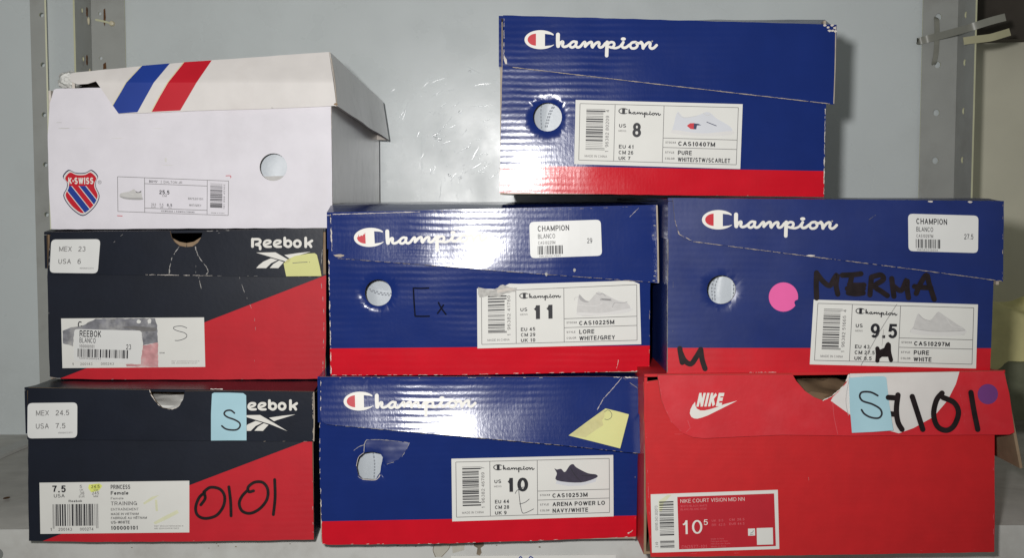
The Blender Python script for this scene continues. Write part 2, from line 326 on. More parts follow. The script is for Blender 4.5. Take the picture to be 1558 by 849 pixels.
class Ink:
    """prints, strokes and sheets laid on a surface, each layer a hair above the one below, in ONE mesh"""
    def __init__(s, surf, dw, step=None): s.surf, s.dw, s.step, s.n = surf, dw, step or (14 if surf.warp else None), 0; s.bm = bmesh.new(); s.mats = []
    def mi(s, m):
        if m not in s.mats: s.mats.append(m)
        return s.mats.index(m)
    def _add(s, bm2, m, dw):
        k = s.mi(m); vm = {}
        for v in bm2.verts: vm[v] = s.bm.verts.new(s.surf.pt(v.co.x, -v.co.y, dw))
        for f in bm2.faces:
            try: g = s.bm.faces.new([vm[v] for v in f.verts]); g.material_index = k
            except ValueError: pass
        bm2.free()
    def up(s): s.n += 1; return s.dw + s.n*0.000012
    def poly(s, pts, m, holes=()):
        b = fill2d([pts]+list(holes))
        if s.step: grid_cut(b, s.step)
        s._add(b, m, s.up())
    def stroke(s, pts, w, m, n=6, closed=False, taper=None):
        P = catmull(pts, n, closed); 
        if closed: P.append(P[0])
        Q = [P[0]]
        for p in P[1:]:
            if (p-Q[-1]).length > 1e-3: Q.append(p)
        P = Q; b = bmesh.new(); L = []; k = len(P)
        for i, p in enumerate(P):
            d = (P[min(i+1, k-1)]-P[max(i-1, 0)]); d.normalize(); nn = Vector((-d.y, d.x))
            ww = w/2*(taper(i/(k-1)) if taper else 1)
            L.append((b.verts.new((p.x+nn.x*ww, -(p.y+nn.y*ww), 0)), b.verts.new((p.x-nn.x*ww, -(p.y-nn.y*ww), 0))))
        for i in range(k-1): b.faces.new((L[i][0], L[i+1][0], L[i+1][1], L[i][1]))
        if not closed:
            for (e, sg) in ((0, -1), (k-1, 1)):
                p = P[e]; d = (P[min(e+1, k-1)]-P[max(e-1, 0)]).normalized()*sg; ww = w/2*(taper(e/(k-1)) if taper else 1)
                a0 = math.atan2(d.y, d.x)
                if ww > 0.6:
                    vs = [b.verts.new((p.x+ww*math.cos(a0+math.pi*(j/8-0.5)), -(p.y+ww*math.sin(a0+math.pi*(j/8-0.5))), 0)) for j in range(9)]
                    b.faces.new(vs)
        for f in b.faces:
            f.normal_update()
            if f.normal.z < 0: f.normal_flip()
        s._add(b, m, s.up())
    def text(s, st, fn, m, bold=0.0):
        vs, fs = text_mesh(st, bold); dw = s.up(); k = s.mi(m); nv = []
        for x, y, ly in vs:
            px, py = fn(x, y); nv.append(s.bm.verts.new(s.surf.pt(px, py, dw+ly*.000008)))
        s.n += 3
        for f in fs:
            try: g = s.bm.faces.new([nv[i] for i in f]); g.material_index = k
            except ValueError: pass
    def done(s, name, parent, label=None):
        return link(name, s.bm, s.mats, parent, label=label)

class Lab:
    """a printed label: unit coordinates (u right, v down) on four pixel corners TL TR BR BL"""
    def __init__(s, c): s.c = [Vector(a) for a in c]; s.W = ((s.c[1]-s.c[0]).length+(s.c[2]-s.c[3]).length)/2; s.H = ((s.c[3]-s.c[0]).length+(s.c[2]-s.c[1]).length)/2
    def __call__(s, u, v):
        p = s.c[0]*(1-u)*(1-v)+s.c[1]*u*(1-v)+s.c[2]*u*v+s.c[3]*(1-u)*v; return (p.x, p.y)
    def pl(s, pts): return [s(u, v) for u, v in pts]
    def text(s, ink, st, u, v, h, w=None, m='ink_black', bold=0.0, rot=0, shear=0.0, center=False):
        """u, v: left end of the baseline; h: cap height (share of the label's height); w: width to fit (share of its width)"""
        vs, _ = text_mesh(st, bold)
        if not vs: return
        x0 = min(q[0] for q in vs); x1 = max(q[0] for q in vs); sy = h/CAP
        if rot:      # reads bottom to top: h in u, w in v
            sy = h/CAP; sx = (w/(x1-x0)) if w else sy*s.W/s.H
            fn = lambda x, y: s(u-y*sy, v-(x-x0)*sx)
        else:
            sx = (w/(x1-x0)) if w else sy*s.H/s.W
            du = -(x1-x0)*sx/2 if center else 0
            fn = lambda x, y: s(u+du+(x-x0)*sx+shear*y*sy, v-y*sy)
        ink.text(st, fn, m, bold)
    def line(s, ink, a, b, w=0.8, m='ink_grey'): ink.stroke([s(*a), s(*b)], w, m)
    def bars(s, ink, u0, v0, u1, v1, n, seed, along='v', m='ink_black', guard=None):
        R = random.Random(seed); t = 0.0; items = []
        while t < n:
            a = R.choice((1, 1, 2, 3)); g = R.choice((1, 1, 2, 2, 3)); items.append((t, a)); t += a+g
        T = t
        for i, (a, wd) in enumerate(items):
            p, q = a/T, (a+wd)/T; mm = m if wd > 1 or R.random() < 0.4 else 'ink_grey'
            ext = 0.12 if guard and (i < 2 or i > len(items)-3) else 0
            if along == 'v': c = [(u0, v0+(v1-v0)*p), (u1+ext*(u1-u0), v0+(v1-v0)*p), (u1+ext*(u1-u0), v0+(v1-v0)*q), (u0, v0+(v1-v0)*q)]
            else: c = [(u0+(u1-u0)*p, v0), (u0+(u1-u0)*q, v0), (u0+(u1-u0)*q, v1+ext*(v1-v0)), (u0+(u1-u0)*p, v1+ext*(v1-v0))]
            ink.poly(s.pl(c), mm)

# ------------------------------------------------------------------ geometry helpers in local space
def slab(bm, p, thick, mi=(0, 1, 1), nu=1, nv=1, warp=None):
    """a board from quad p0..p3 (counter-clockwise seen from outside), thickened inwards; mi = outside, inside, rim"""
    P = [Vector(a) for a in p]; n = (P[1]-P[0]).cross(P[3]-P[0]).normalized()
    G = []
    for side in (0, 1):
        g = []
        for j in range(nv+1):
            for i in range(nu+1):
                u, v = i/nu, j/nv; q = P[0]*(1-u)*(1-v)+P[1]*u*(1-v)+P[2]*u*v+P[3]*(1-u)*v
                if warp: q = q+warp(q, u, v)
                g.append(bm.verts.new(q-n*thick*side))
        G.append(g)
    idx = lambda i, j: j*(nu+1)+i
    for j in range(nv):
        for i in range(nu):
            q = [idx(i, j), idx(i+1, j), idx(i+1, j+1), idx(i, j+1)]
            bm.faces.new([G[0][k] for k in q]).material_index = mi[0]
            bm.faces.new([G[1][k] for k in reversed(q)]).material_index = mi[1]
    rim = [idx(i, 0) for i in range(nu)]+[idx(nu, j) for j in range(nv)]+[idx(nu-i, nv) for i in range(nu)]+[idx(0, nv-j) for j in range(nv)]
    for k in range(len(rim)):
        a, b = rim[k], rim[(k+1) % len(rim)]
        bm.faces.new([G[0][b], G[0][a], G[1][a], G[1][b]]).material_index = mi[2]
def sheet(bm, surf, loops, thick, mat_of, rim=1, inner=1, step=16, lines=()):
    """a traced panel: its own plane, thickness and cut edges. mat_of(px,py) picks the print on the outside"""
    b = fill2d(loops)
    for p, q in lines: cut(b, p, q)
    grid_cut(b, step)
    top, bot = {}, {}
    for v in b.verts:
        q = surf.pt(v.co.x, -v.co.y, 0); top[v] = bm.verts.new(q); bot[v] = bm.verts.new(q+Vector((0, thick, 0)))
    for f in b.faces:
        c = f.calc_center_median()
        bm.faces.new([top[v] for v in f.verts]).material_index = mat_of(c.x, -c.y)
        bm.faces.new([bot[v] for v in reversed(f.verts)]).material_index = inner
    for e in b.edges:
        if len(e.link_faces) == 1:
            lp = e.link_loops[0]; a, c = lp.vert, lp.link_loop_next.vert
            bm.faces.new([top[c], top[a], bot[a], bot[c]]).material_index = rim
    b.free()
def below(p, q):
    """True under the line p-q (p left of q)"""
    return lambda x, y: y > p[1]+(q[1]-p[1])*(x-p[0])/(q[0]-p[0])

def make_box(name, label, cat, group, fr, body, holes, body_mats, mat_of, lines, flap, flap_mats, depth, zt, uL, uR, lid_h, body_warp=None, flap_warp=None, flap_w=0.0032,
             lid_mats=None, side_mats=None, flap_holes=(), flap_lines=(), flap_mat_of=None, ridge=None, sag=0.0015, lid_ext=0.002, flap_top=None, seed=0, splay=(0, 0), body_step=16):
    """carton with a hinged lid. local: x across, y into the depth, z up. zt = (top left, top right) of the lid, uL/uR the sides"""
    root = thing(name, fr, label, cat, group)
    S = Surf(fr, 0.0, body_warp); F = Surf(fr, flap_w, flap_warp)
    side_mats = side_mats or body_mats; t = 0.0016
    bm = bmesh.new()
    sheet(bm, S, [body]+list(holes), t, mat_of, rim=1, inner=1, lines=lines, step=body_step)
    hs = 2
    top = min(zt)-0.004
    Wv = lambda k: (lambda q, u, v: Vector((mnoise.noise(q*14+Vector((seed, k, 0)))*sag, 0, 0)))
    slab(bm, [(uL, depth, 0), (uL, t+0.0003, 0), (uL, t+0.0003, top), (uL, depth, top)], t, (hs, 1, 1), 10, 4)
    slab(bm, [(uR, t+0.0003, 0), (uR, depth, 0), (uR, depth, top), (uR, t+0.0003, top)], t, (hs, 1, 1), 10, 4)
    slab(bm, [(uR-t, depth, 0), (uL+t, depth, 0), (uL+t, depth, top), (uR-t, depth, top)], t, (hs, 1, 1))
    slab(bm, [(uL+t, depth-t, 0.0003), (uR-t, depth-t, 0.0003), (uR-t, t+0.0003, 0.0003), (uL+t, t+0.0003, 0.0003)], t, (hs, 1, 1))
    body_o = link('body', bm, body_mats, root, smooth=35)
    # lid
    bm = bmesh.new(); lt = 0.0018; lm = lid_mats or flap_mats
    sheet(bm, F, [flap]+list(flap_holes), lt, flap_mat_of or (lambda x, y: 0), rim=1, inner=1, lines=flap_lines)
    ls = len(flap_mats)-1
    l, r = uL-min(lid_ext, .0008), uR+lid_ext; y0 = -flap_w+lt+0.0002; n = 18; zr = ridge or zt
    ft = flap_top or [(flap[0]), (flap[1])]
    q0, q1 = F.pt(*ft[0]), F.pt(*ft[1])
    rows = []
    ys = [y0+0.0001, 0.006, 0.018, 0.04, 0.1, 0.18, 0.25, depth]
    for j, y in enumerate(ys):
        k = min(1.0, max(0.0, (y-y0)/0.022)); row = []
        for i in range(n+1):
            s = i/n; x = l+(r-l)*s; zf = q0.z+(q1.z-q0.z)*s; zz = zr[0]+(zr[1]-zr[0])*s
            z = zf*(1-k)+zz*k-(abs(mnoise.noise(Vector((x*20, y*14, seed*3.1))))*sag if j else 0)
            row.append(Vector((x, y, z)))
        rows.append(row)
    tv = [[bm.verts.new(p) for p in row] for row in rows]; bv = [[bm.verts.new(p-Vector((0, 0, lt))) for p in row] for row in rows]
    for j in range(len(ys)-1):
        for i in range(n):
            bm.faces.new((tv[j][i], tv[j][i+1], tv[j+1][i+1], tv[j+1][i])).material_index = ls
            bm.faces.new((bv[j+1][i], bv[j+1][i+1], bv[j][i+1], bv[j][i])).material_index = 1
    for i in range(n):
        bm.faces.new((bv[0][i], bv[0][i+1], tv[0][i+1], tv[0][i])).material_index = ls
        bm.faces.new((tv[-1][i], tv[-1][i+1], bv[-1][i+1], bv[-1][i])).material_index = ls
    for j in range(len(ys)-1):
        bm.faces.new((bv[j][0], tv[j][0], tv[j+1][0], bv[j+1][0])).material_index = ls
        bm.faces.new((bv[j][n], bv[j+1][n], tv[j+1][n], tv[j][n])).material_index = ls
    zl, zrr = zr
    slab(bm, [(l-splay[0], depth, zl-lid_h[0]), (l-splay[0], y0, zl-lid_h[0]), (l, y0, q0.z-lt-0.0004), (l, depth, zl-lt-0.002)], lt, (ls, 1, ls), 8, 2)
    slab(bm, [(r+splay[1], y0, zrr-lid_h[1]), (r+splay[1], depth, zrr-lid_h[1]), (r, depth, zrr-lt-0.002), (r, y0, q1.z-lt-0.0004)], lt, (ls, 1, 1), 8, 2)
    slab(bm, [(r, depth, min(zr)-min(lid_h)), (l, depth, min(zr)-min(lid_h)), (l, depth, zl-lt-0.002), (r, depth, zrr-lt-0.002)], -lt, (ls, 1, 1), 8, 2)
    lid_o = link('lid', bm, flap_mats, root, smooth=35)
    return root, S, F, body_o, lid_o

def frame_for(bl, br, y, yaw=0, tilt=0):
    """frame whose origin is the bottom front middle of a box seen between two pixels"""
    return Frame(at_y((bl[0]+br[0])/2, (bl[1]+br[1])/2, y), yaw, tilt)

def scuffs(ink, line, width, seed, m='card_torn', density=0.6, jag=0.5, length=(2, 14)):
    """worn bits of bare board along an edge: a ragged thread that thins out, breaks off and swells"""
    off = Vector((seed*1.37, seed*.71, 0)); s = 0.0; run = []; k2 = 1/max(3.0, length[1]*.55)
    def flush():
        if len(run) > 2:
            ink.poly([tuple(p+n*(w/2)) for p, n, w in run]+[tuple(p-n*(w/2)) for p, n, w in run[::-1]], m)
        run.clear()
    for a, b in zip(line[:-1], line[1:]):
        a, b = Vector(a), Vector(b); L = (b-a).length
        if L < .3: continue
        d = (b-a).normalized(); n = Vector((-d.y, d.x)); c = max(1, int(L/1.1))
        for i in range(c):
            t = s+L*i/c; v = mnoise.noise(Vector((t*k2, 0, 0))+off)*.75+mnoise.noise(Vector((t*.45, 3, 0))+off)*.45
            w = width*(v+(density-.52)*1.5)*1.5
            if w > .16: run.append((a+d*(L*i/c)+n*(mnoise.noise(Vector((t*.3, 9, 0))+off)*width*.55), n, min(w, width*1.7)))
            else: flush()
        s += L
    flush()

# ------------------------------------------------------------------ THE SETTING: shelf, back panel, uprights
SHELF_Z = 0.0; LIP_Y = 0.033; WALL_Y = 0.374
# shelf board: top sheet, folded front lip with round holes
bm = bmesh.new()
def pxgrid_top(bm):
    xs = [-0.62+1.24*i/24 for i in range(25)]; ys = [LIP_Y, LIP_Y+0.004, 0.12, 0.22, 0.30, 0.372]
    V = [[bm.verts.new((x, y, -0.0006-0.0016*(0 if j else 1)+0.0005*mnoise.noise(Vector((x*9, y*9, 2))))) for x in xs] for j, y in enumerate(ys)]
    for j in range(len(ys)-1):
        for i in range(len(xs)-1): bm.faces.new((V[j][i], V[j][i+1], V[j+1][i+1], V[j+1][i])).material_index = 0
    return V[0]
front = pxgrid_top(bm)
lipS = Surf(Frame(Vector((0, 0, 0))), -(LIP_Y-0.0005))
lip_hole = circle(-4, 844, 9, 9, 16)
lp = [at_y(-60, 0, LIP_Y).x, 0]
b = bmesh.new()
sheet(b, lipS, [[(-190, 807), (1740, 799), (1740, 905), (-190, 912)], lip_hole], 0.0012, lambda x, y: 1, rim=1, inner=1, step=60)
tmp = bpy.data.meshes.new('tmp'); b.to_mesh(tmp); b.free(); bm.from_mesh(tmp); bpy.data.meshes.remove(tmp)
shelf = struct(link('shelf', bm, ['shelf_top', 'shelf_lip'], smooth=30)); shelf['label'] = 'grey painted metal shelf carrying the shoe boxes'
# marks on the shelf lip (wear, part of the shelf)
ink = Ink(lipS, 0.0003); C6 = crop(440, 790, 2.513)
def blob(cx, cy, rx, ry, seed, n=22):
    R = random.Random(seed); return [(cx+rx*R.uniform(.7, 1.15)*math.cos(a*2*math.pi/n), cy+ry*R.uniform(.7, 1.15)*math.sin(a*2*math.pi/n)) for a in range(n)]
ink.poly(C6([(705, 92), (742, 90), (745, 102), (732, 112), (736, 130), (728, 141), (716, 136), (720, 112), (706, 104)]), 'stain')
ink.poly(C6([(556, 100), (618, 94), (612, 112), (585, 145), (556, 146), (550, 120)]), 'residue'); ink.poly(C6([(622, 96), (672, 93), (668, 120), (625, 132)]), 'residue')
ink.stroke(C6([(556, 98), (550, 120), (560, 146)]), 1.0, 'stain'); ink.stroke(C6([(618, 95), (608, 118), (582, 146)]), 0.9, 'stain')
for k in range(14):
    R = random.Random(k); x = R.uniform(30, 1300); ink.poly(blob(x, 831+R.uniform(-4, 4)+(-4 if x > 900 else 0), R.uniform(.6, 2), R.uniform(.5, 1.2), k, 9), 'stain')
mk = ink.done('lip_marks', shelf)
ink = Ink(Surf(Frame(Vector((0, 0, 0)))), 0)
# a folded seam on the shelf top at the left and a rust spot
bm = bmesh.new()
def floor_pt(px, py, z=0.0):
    d = ray(px, py); return CAM+d*((z-CAM.z)/d.z)
a, b_, c, d_ = floor_pt(-6, 688), floor_pt(70, 660), floor_pt(70, 668), floor_pt(-6, 701)
slab(bm, [d_+Vector((0, 0, .0022)), c+Vector((0, 0, .0022)), b_+Vector((0, 0, .0022)), a+Vector((0, 0, .0022))], 0.0026, (0, 0, 0))
link('seam', bm, ['shelf_lip'], shelf)
bm = bmesh.new(); q = floor_pt(10, 758, 0.0012); vs = [bm.verts.new(q+Vector((0.0024*math.cos(t*.7), 0.004*math.sin(t*.7), 0))) for t in range(9)]; bm.faces.new(vs)
link('rust_spot', bm, ['rust'], shelf)
# shelf edge card at the bottom of the picture
ticket = bmesh.new(); tS = Surf(Frame(Vector((0, LIP_Y-0.0012, 0))))
sheet(ticket, tS, [[(686, 846.5), (937, 845), (938, 905), (687, 907)]], 0.0004, lambda x, y: 0, step=40)
root = thing('shelf_ticket', Frame(Vector((0, LIP_Y-0.0012, 0))), 'white paper shelf ticket stuck on the front lip under the middle box', 'ticket')
link('paper', ticket, ['label_paper', 'label_paper'], root)
ink = Ink(tS, 0.0002)
ink.stroke([(789, 853), (792, 847.5), (796, 853)], 1.6, 'ink_blue'); ink.stroke([(804, 852), (807, 847.5), (811, 850)], 1.6, 'ink_blue')
ink.done('printing', root)

# back panel with scratched film that glints around the flash
wallS = Surf(Frame(Vector((0, 0, 0))), -WALL_Y)
bm = bmesh.new()
x0, x1 = at_y(-60, 300, WALL_Y).x, at_y(1474, 300, WALL_Y).x
slab(bm, [(x0, WALL_Y, -0.02), (x1, WALL_Y, -0.02), (x1, WALL_Y, 0.62), (x0, WALL_Y, 0.62)], 0.002, (0, 0, 0), 36, 18,
     warp=lambda q, u, v: Vector((0, 0.0012*mnoise.noise(Vector((q.x*7, q.z*7, 5)))+0.0005*mnoise.noise(Vector((q.x*22, q.z*22, 9))), 0)))
wall = struct(link('back_wall', bm, ['wall_film'], smooth=40)); wall['label'] = 'pale blue grey back panel behind the boxes'
bm = bmesh.new(); R = random.Random(11)
def ridge_line(bm, pts, w, h):
    L = []
    for i, p in enumerate(pts):
        d = (pts[min(i+1, len(pts)-1)]-pts[max(i-1, 0)]).normalized(); nn = Vector((-d.z, 0, d.x)); e = math.sin(math.pi*(i+.15)/(len(pts)-.7))
        L.append([bm.verts.new(p+nn*w*k*e+Vector((0, -hh*e*h-0.0014, 0))) for k, hh in ((-1, -.6), (-.5, .75), (0, 1), (.5, .75), (1, -.6))])
    for a, b in zip(L[:-1], L[1:]):
        for j in range(4): bm.faces.new((a[j], b[j], b[j+1], a[j+1]))
for k in range(90):
    cx, cy = R.gauss(695, 46), R.gauss(222, 55)
    if cx > 800 or cx < 592 or cy > 312: continue
    ang = math.atan2(cy-285, cx-760)+math.pi/2+R.gauss(0, 0.35); ln = R.choice((3, 5, 8, 12, 22, 34))*R.uniform(.6, 1.2); bend = R.uniform(-.3, .3)
    pts = []
    for i in range(7):
        t = (i/6-.5); a2 = ang+bend*t; pts.append(at_y(cx+ln*t*math.cos(a2), cy+ln*t*math.sin(a2), WALL_Y))
    ridge_line(bm, pts, R.choice((.00025, .0003, .0004, .0006)), R.uniform(.00003, .00008))
for cx, cy, rr in ((663, 206, 5), (668, 211, 4), (684, 266, 2.2), (701, 270, 2.4), (628, 215, 2.5), (700, 170, 2), (715, 108, 2)):
    for j in range(7):
        a = R.uniform(0, 6.3); pts = [at_y(cx+R.gauss(0, rr*.5)+rr*t*math.cos(a), cy+R.gauss(0, rr*.3)+rr*t*math.sin(a), WALL_Y) for t in (-.6, -.2, .2, .6)]
        ridge_line(bm, pts, .0008, .00012)
link('scratches', bm, ['film_ridge'], wall, smooth=80)
# clear tape patch low on the panel, left of the blue box
ink = Ink(wallS, 0.0016); ink.poly([(590, 205), (641, 207), (640, 318), (588, 318)], 'wall_film'); ink.done('film_patch', wall)

# far wall and dark board seen past the right upright
bm = bmesh.new(); FW = 0.60
slab(bm, [(0.40, FW, -0.3), (1.2, FW, -0.3), (1.2, FW, 1.0), (0.40, FW, 1.0)], 0.01, (0, 0, 0))
w2 = struct(link('far_wall', bm, ['far_wall_paint'])); w2['label'] = 'beige wall behind the shelving at the far right'
bm = bmesh.new(); p0 = at_y(1440, 61, 0.565); p1 = at_y(1640, 57, 0.565)
slab(bm, [(p0.x, 0.565, p0.z), (p1.x, 0.565, p1.z), (p1.x, 0.565, p1.z+.16), (p0.x, 0.565, p0.z+.16)], 0.03, (0, 0, 0))
tag(link('dark_board', bm, ['dark_board']), 'dark board high up behind the straps at the right edge', 'board')
bm = bmesh.new(); slab(bm, [(0.3, 0.372, -0.004), (1.2, 0.372, -0.004), (1.2, FW, -0.004), (0.3, FW, -0.004)], 0.006, (0, 0, 0))
struct(link('rear_floor', bm, ['shelf_top']))['label'] = 'grey shelf surface continuing behind the right upright'

def perforated(surf, poly, holes, thick, name, root, mats=('upright_paint', 'upright_edge'), step=200):
    bm = bmesh.new(); sheet(bm, surf, [poly]+holes, thick, lambda x, y: 0, rim=1, inner=0, step=step); return link(name, bm, mats, root)
def upright(label, parallel, perp, y_par, y_near, holes_par, holes_perp):
    """slotted angle: one flange parallel to the panel, the other turned towards the front. px x-values at the top (y=0) and at y=300"""
    fr = Frame(Vector((at_y(parallel[0], 300, y_par).x, y_par, 0.0)))
    root = thing('shelf_upright', fr, label, 'shelf upright', 'slotted metal shelf uprights')
    S = Surf(fr)
    a, b = parallel; hy = 700
    poly = [(a-3*0+0, -60), (b, -60), (b-(b-779)*0.02*0, hy), (a, hy)]
    # vertical in the world: convert by x at constant world X
    X = lambda px: at_y(px, 300, y_par).x
    zt, zb = 0.60, 0.0
    bm = bmesh.new()
    def flange(p0, p1, hs, thick):
        """p0,p1: bottom corners; holes (s along the flange 0..1, z, r)"""
        p0, p1 = Vector(p0), Vector(p1); ex = (p1-p0).normalized(); L = (p1-p0).length; n = ex.cross(Vector((0, 0, 1))).normalized()
        b = fill2d([[(0, 0), (L, 0), (L, -(zt-zb)), (0, -(zt-zb))]]+[circle(s*L, -z, r, r*1.05, 12) for s, z, r in hs])
        top = {v: bm.verts.new(p0+ex*v.co.x+Vector((0, 0, v.co.y))) for v in b.verts}; bot = {v: bm.verts.new(top[v].co-n*thick) for v in b.verts}
        for f in b.faces:
            bm.faces.new([top[v] for v in f.verts]).material_index = 0; bm.faces.new([bot[v] for v in reversed(f.verts)]).material_index = 0
        for e in b.edges:
            if len(e.link_faces) == 1:
                l = e.link_loops[0]; u, w = l.vert, l.link_loop_next.vert; bm.faces.new([top[w], top[u], bot[u], bot[w]]).material_index = 1
        b.free()
    o = fr.m.translation
    xa, xb = X(a)-o.x, X(b)-o.x
    flange((xa, 0, 0), (xb, 0, 0), holes_par, 0.0016)
    far, near = perp; xf = X(far)-o.x; dy = y_near-y_par
    if far > 779: flange((xf+.0001, -.0001, 0), (at_y(near, 300, y_near).x-o.x, dy, 0), holes_perp, 0.0016)
    else: flange((at_y(near, 300, y_near).x-o.x, dy, 0), (xf-.0001, -.0001 if dy < 0 else 0, 0), holes_perp, 0.0016)
    f = link('angle', bm, ['upright_paint', 'upright_edge'], root)
    return root, fr, S
Z = lambda py, y: at_y(0, py, y).z
# right upright
yp = WALL_Y-0.006; yn = yp-0.043
hp = [(0.45, Z(y, yp), .0031) for y in (-48, 25, 98, 171, 244, 317, 390)]
hq = [(0.45, Z(y, yn+.02), .003) for y in (-50, 21, 94, 168, 243, 316)]
up_r, frR, SR = upright('grey slotted angle upright with straps knotted through it, right of the blue boxes', (1398, 1451), (1451, 1477), yp, yn, hp, hq)
# left pair
yp2 = WALL_Y-0.004; yn2 = yp2-0.046
hp2 = [(0.26, Z(y, yp2), .0016) for y in (20, 88, 156)]; hq2 = [(0.45, Z(y, yn2+.02), .0022) for y in (15, 89, 160)]
up_b, frB, SB = upright('grey slotted angle with rusty holes and a cream bolt, behind the striped lid', (145, 195.5), (145, 120.5), yp2, yn2, hp2, hq2)
yp3 = WALL_Y-0.040; yn3 = WALL_Y-0.0045
hp3 = [(0.78, Z(y, yp3), .0021) for y in (-54, 22, 98, 174, 250, 326, 402)]; hq3 = [(0.28, Z(y, yp3+.01), .0020) for y in (-62, 15, 91, 168, 245)]
up_a, frA, SA = upright('plain grey slotted angle, leftmost upright beside the white box', (53, 75), (75, 75.5), yp3, yp3+.03, hp3, [])
def bevelled_disc(bm, c, r, h, n=14):
    rings = []
    for rr, yy in ((r, 0), (r, -h*.5), (r*.8, -h*.9), (r*.35, -h)):
        rings.append([bm.verts.new(c+Vector((rr*math.cos(2*math.pi*i/n), yy, rr*math.sin(2*math.pi*i/n)))) for i in range(n)])
    for a, b in zip(rings[:-1], rings[1:]):
        for i in range(n): bm.faces.new((a[i], a[(i+1) % n], b[(i+1) % n], b[i]))
    bm.faces.new(rings[-1])
# rust + bolt on the left upright
inkB = Ink(SB, 0.0006)
inkB.poly([(157.5, 14), (160, 12), (161, 26), (159.5, 40), (157.5, 34)], 'rust'); inkB.poly([(157, 97), (161, 94), (162, 104), (157, 105)], 'rust')
inkB.stroke([(146, 29.5), (158, 32), (169, 35)], 3.0, 'upright_edge')
inkB.done('rust_marks', up_b)
bm = bmesh.new(); bevelled_disc(bm, SB.pt(171, 35.5), 0.0026, 0.004); link('bolt', bm, ['bolt_cream'], up_b, smooth=50)
q = frB.i @ at_y(133.5, 30, yn2+0.022)
for nm, items in (('pin', ((0, .0022), (-.002, .0018))), ('pin', ((-.047, .0016), (-.050, .0016), (-.053, .0014)))):
    bm = bmesh.new()
    for dz, rr in items: bmesh.ops.create_icosphere(bm, subdivisions=2, radius=rr, matrix=Matrix.Translation(q+Vector((0.0008, 0, dz))) @ Matrix.Diagonal((.5, 1, 1.4, 1)))
    link(nm, bm, ['bolt_cream'], up_b, smooth=60)
for p2 in ((15, 20), (88, 94)):
    bm = bmesh.new()
    for py in p2:
        q = frB.i @ at_y(132, py, yn2+0.022); bmesh.ops.create_icosphere(bm, subdivisions=2, radius=.0026, matrix=Matrix.Translation(q+Vector((0.0002, 0, 0))) @ Matrix.Diagonal((.2, .8, 1.2, 1)))
    link('rust', bm, ['rust'], up_b, smooth=60)

# straps knotted through the right upright
def band(bm, pts, w, t, nrm=Vector((0, -1, 0))):
    """flat plastic band along world points"""
    L = []
    for i, p in enumerate(pts):
        d = (pts[min(i+1, len(pts)-1)]-pts[max(i-1, 0)]).normalized(); u = d.copy(); u.y = 0; s = u.normalized().cross(nrm).normalized(); n2 = s.cross(d).normalized()
        L.append([bm.verts.new(p+s*w/2*a+n2*t/2*b) for a, b in ((-1, -1), (1, -1), (1, 1), (-1, 1))])
    for a, b in zip(L[:-1], L[1:]):
        for j in range(4): bm.faces.new((a[j], a[(j+1) % 4], b[(j+1) % 4], b[j]))
    bm.faces.new(L[0][::-1]); bm.faces.new(L[-1])
    return bm
def c3(pts, n=6): return catmull(pts, n)
root = thing('strap', at_y(1424, 62, yp-.004), 'grey plastic strap tied across the right upright, its two ends sticking out to the right', 'strap')
inv = root.matrix_world.inverted()
def strapmesh(name, px, w, m):
    bm = bmesh.new(); band(bm, [inv @ p for p in c3([at_y(x, y, yy) for x, y, yy in px])], w, .0009); return link(name, bm, [m], root, smooth=40)
strapmesh('tie', [(1424, 26, yp+.002), (1425, 30, yp-.003), (1425.5, 45, yp-.004), (1425, 62, yp-.0075), (1424, 80, yp-.004), (1421.5, 94, yp-.002), (1420.5, 99, yp+.003)], .0046, 'strap_grey')
strapmesh('upper_end', [(1398.2, 62, yp+.004), (1399, 62, yp-.002), (1412, 58.5, yp-.004), (1426, 55, yp-.010), (1445, 50, yp-.024), (1465, 44.5, yp-.038), (1480, 40, yn-.004), (1505, 32, yn-.006), (1529.5, 25.5, yn-.006)], .0068, 'strap_grey')
strapmesh('lower_end', [(1466, 62, yn-.002), (1480, 60, yn-.003), (1505, 57, yn-.004), (1520, 53, yn-.004), (1536.5, 48, yn-.003)], .0068, 'strap_cream')

# folded cloth beyond the boxes at the right
def cloth(name, label, mtl, px0, px1, ytop, ybot, y, seed, depth=.12, ph=.0):
    a = at_y(px0, ybot, y); b = at_y(px1, ybot, y); zt_ = at_y(px0, ytop, y).z; zb_ = max(at_y(px0, ybot, y).z, 0.0012)
    bm = bmesh.new(); nu, nv = 40, 26; V = []
    for j in range(nv+1):
        row = []
        for i in range(nu+1):
            u, v = i/nu, j/nv; th = math.pi*v
            x = a.x+(b.x-a.x)*u; h = (zt_-zb_)*(1+.18*mnoise.noise(Vector((u*3+ph, seed, 0))))
            yy = y+depth/2-depth/2*math.cos(th); zz = zb_+h*max(0., math.sin(th))**.65
            f = .012*mnoise.noise(Vector((u*2.2+v*3.5, v*6+seed, 1)))+.007*math.sin(v*19+u*5+3*mnoise.noise(Vector((u*3, v*3, seed))))*math.sin(th)
            row.append(bm.verts.new((x-a.x, yy-y-f*math.sin(th), max(0.0, zz-zb_+f*.6*math.sin(th)))))
        V.append(row)
    for j in range(nv):
        for i in range(nu): bm.faces.new((V[j][i], V[j][i+1], V[j+1][i+1], V[j+1][i]))
    o = link(name, bm, [mtl], smooth=60); o.location = (a.x, y, zb_); return tag(o, label, 'cloth')
cloth('folded_cloth', 'pale yellow folded cloth lying on top of the green one past the right stack', 'cloth_yellow', 1476, 1680, 468, 566, .42, 3, ph=1.3)
cloth('folded_cloth', 'dull green folded cloth lying under the yellow one past the right stack', 'cloth_green', 1476, 1680, 548, 640, .395, 8, depth=.15)

# ------------------------------------------------------------------ SHOE BOXES
G_BLUE = 'blue and red shoe boxes'; G_DARK = 'dark navy and red shoe boxes'

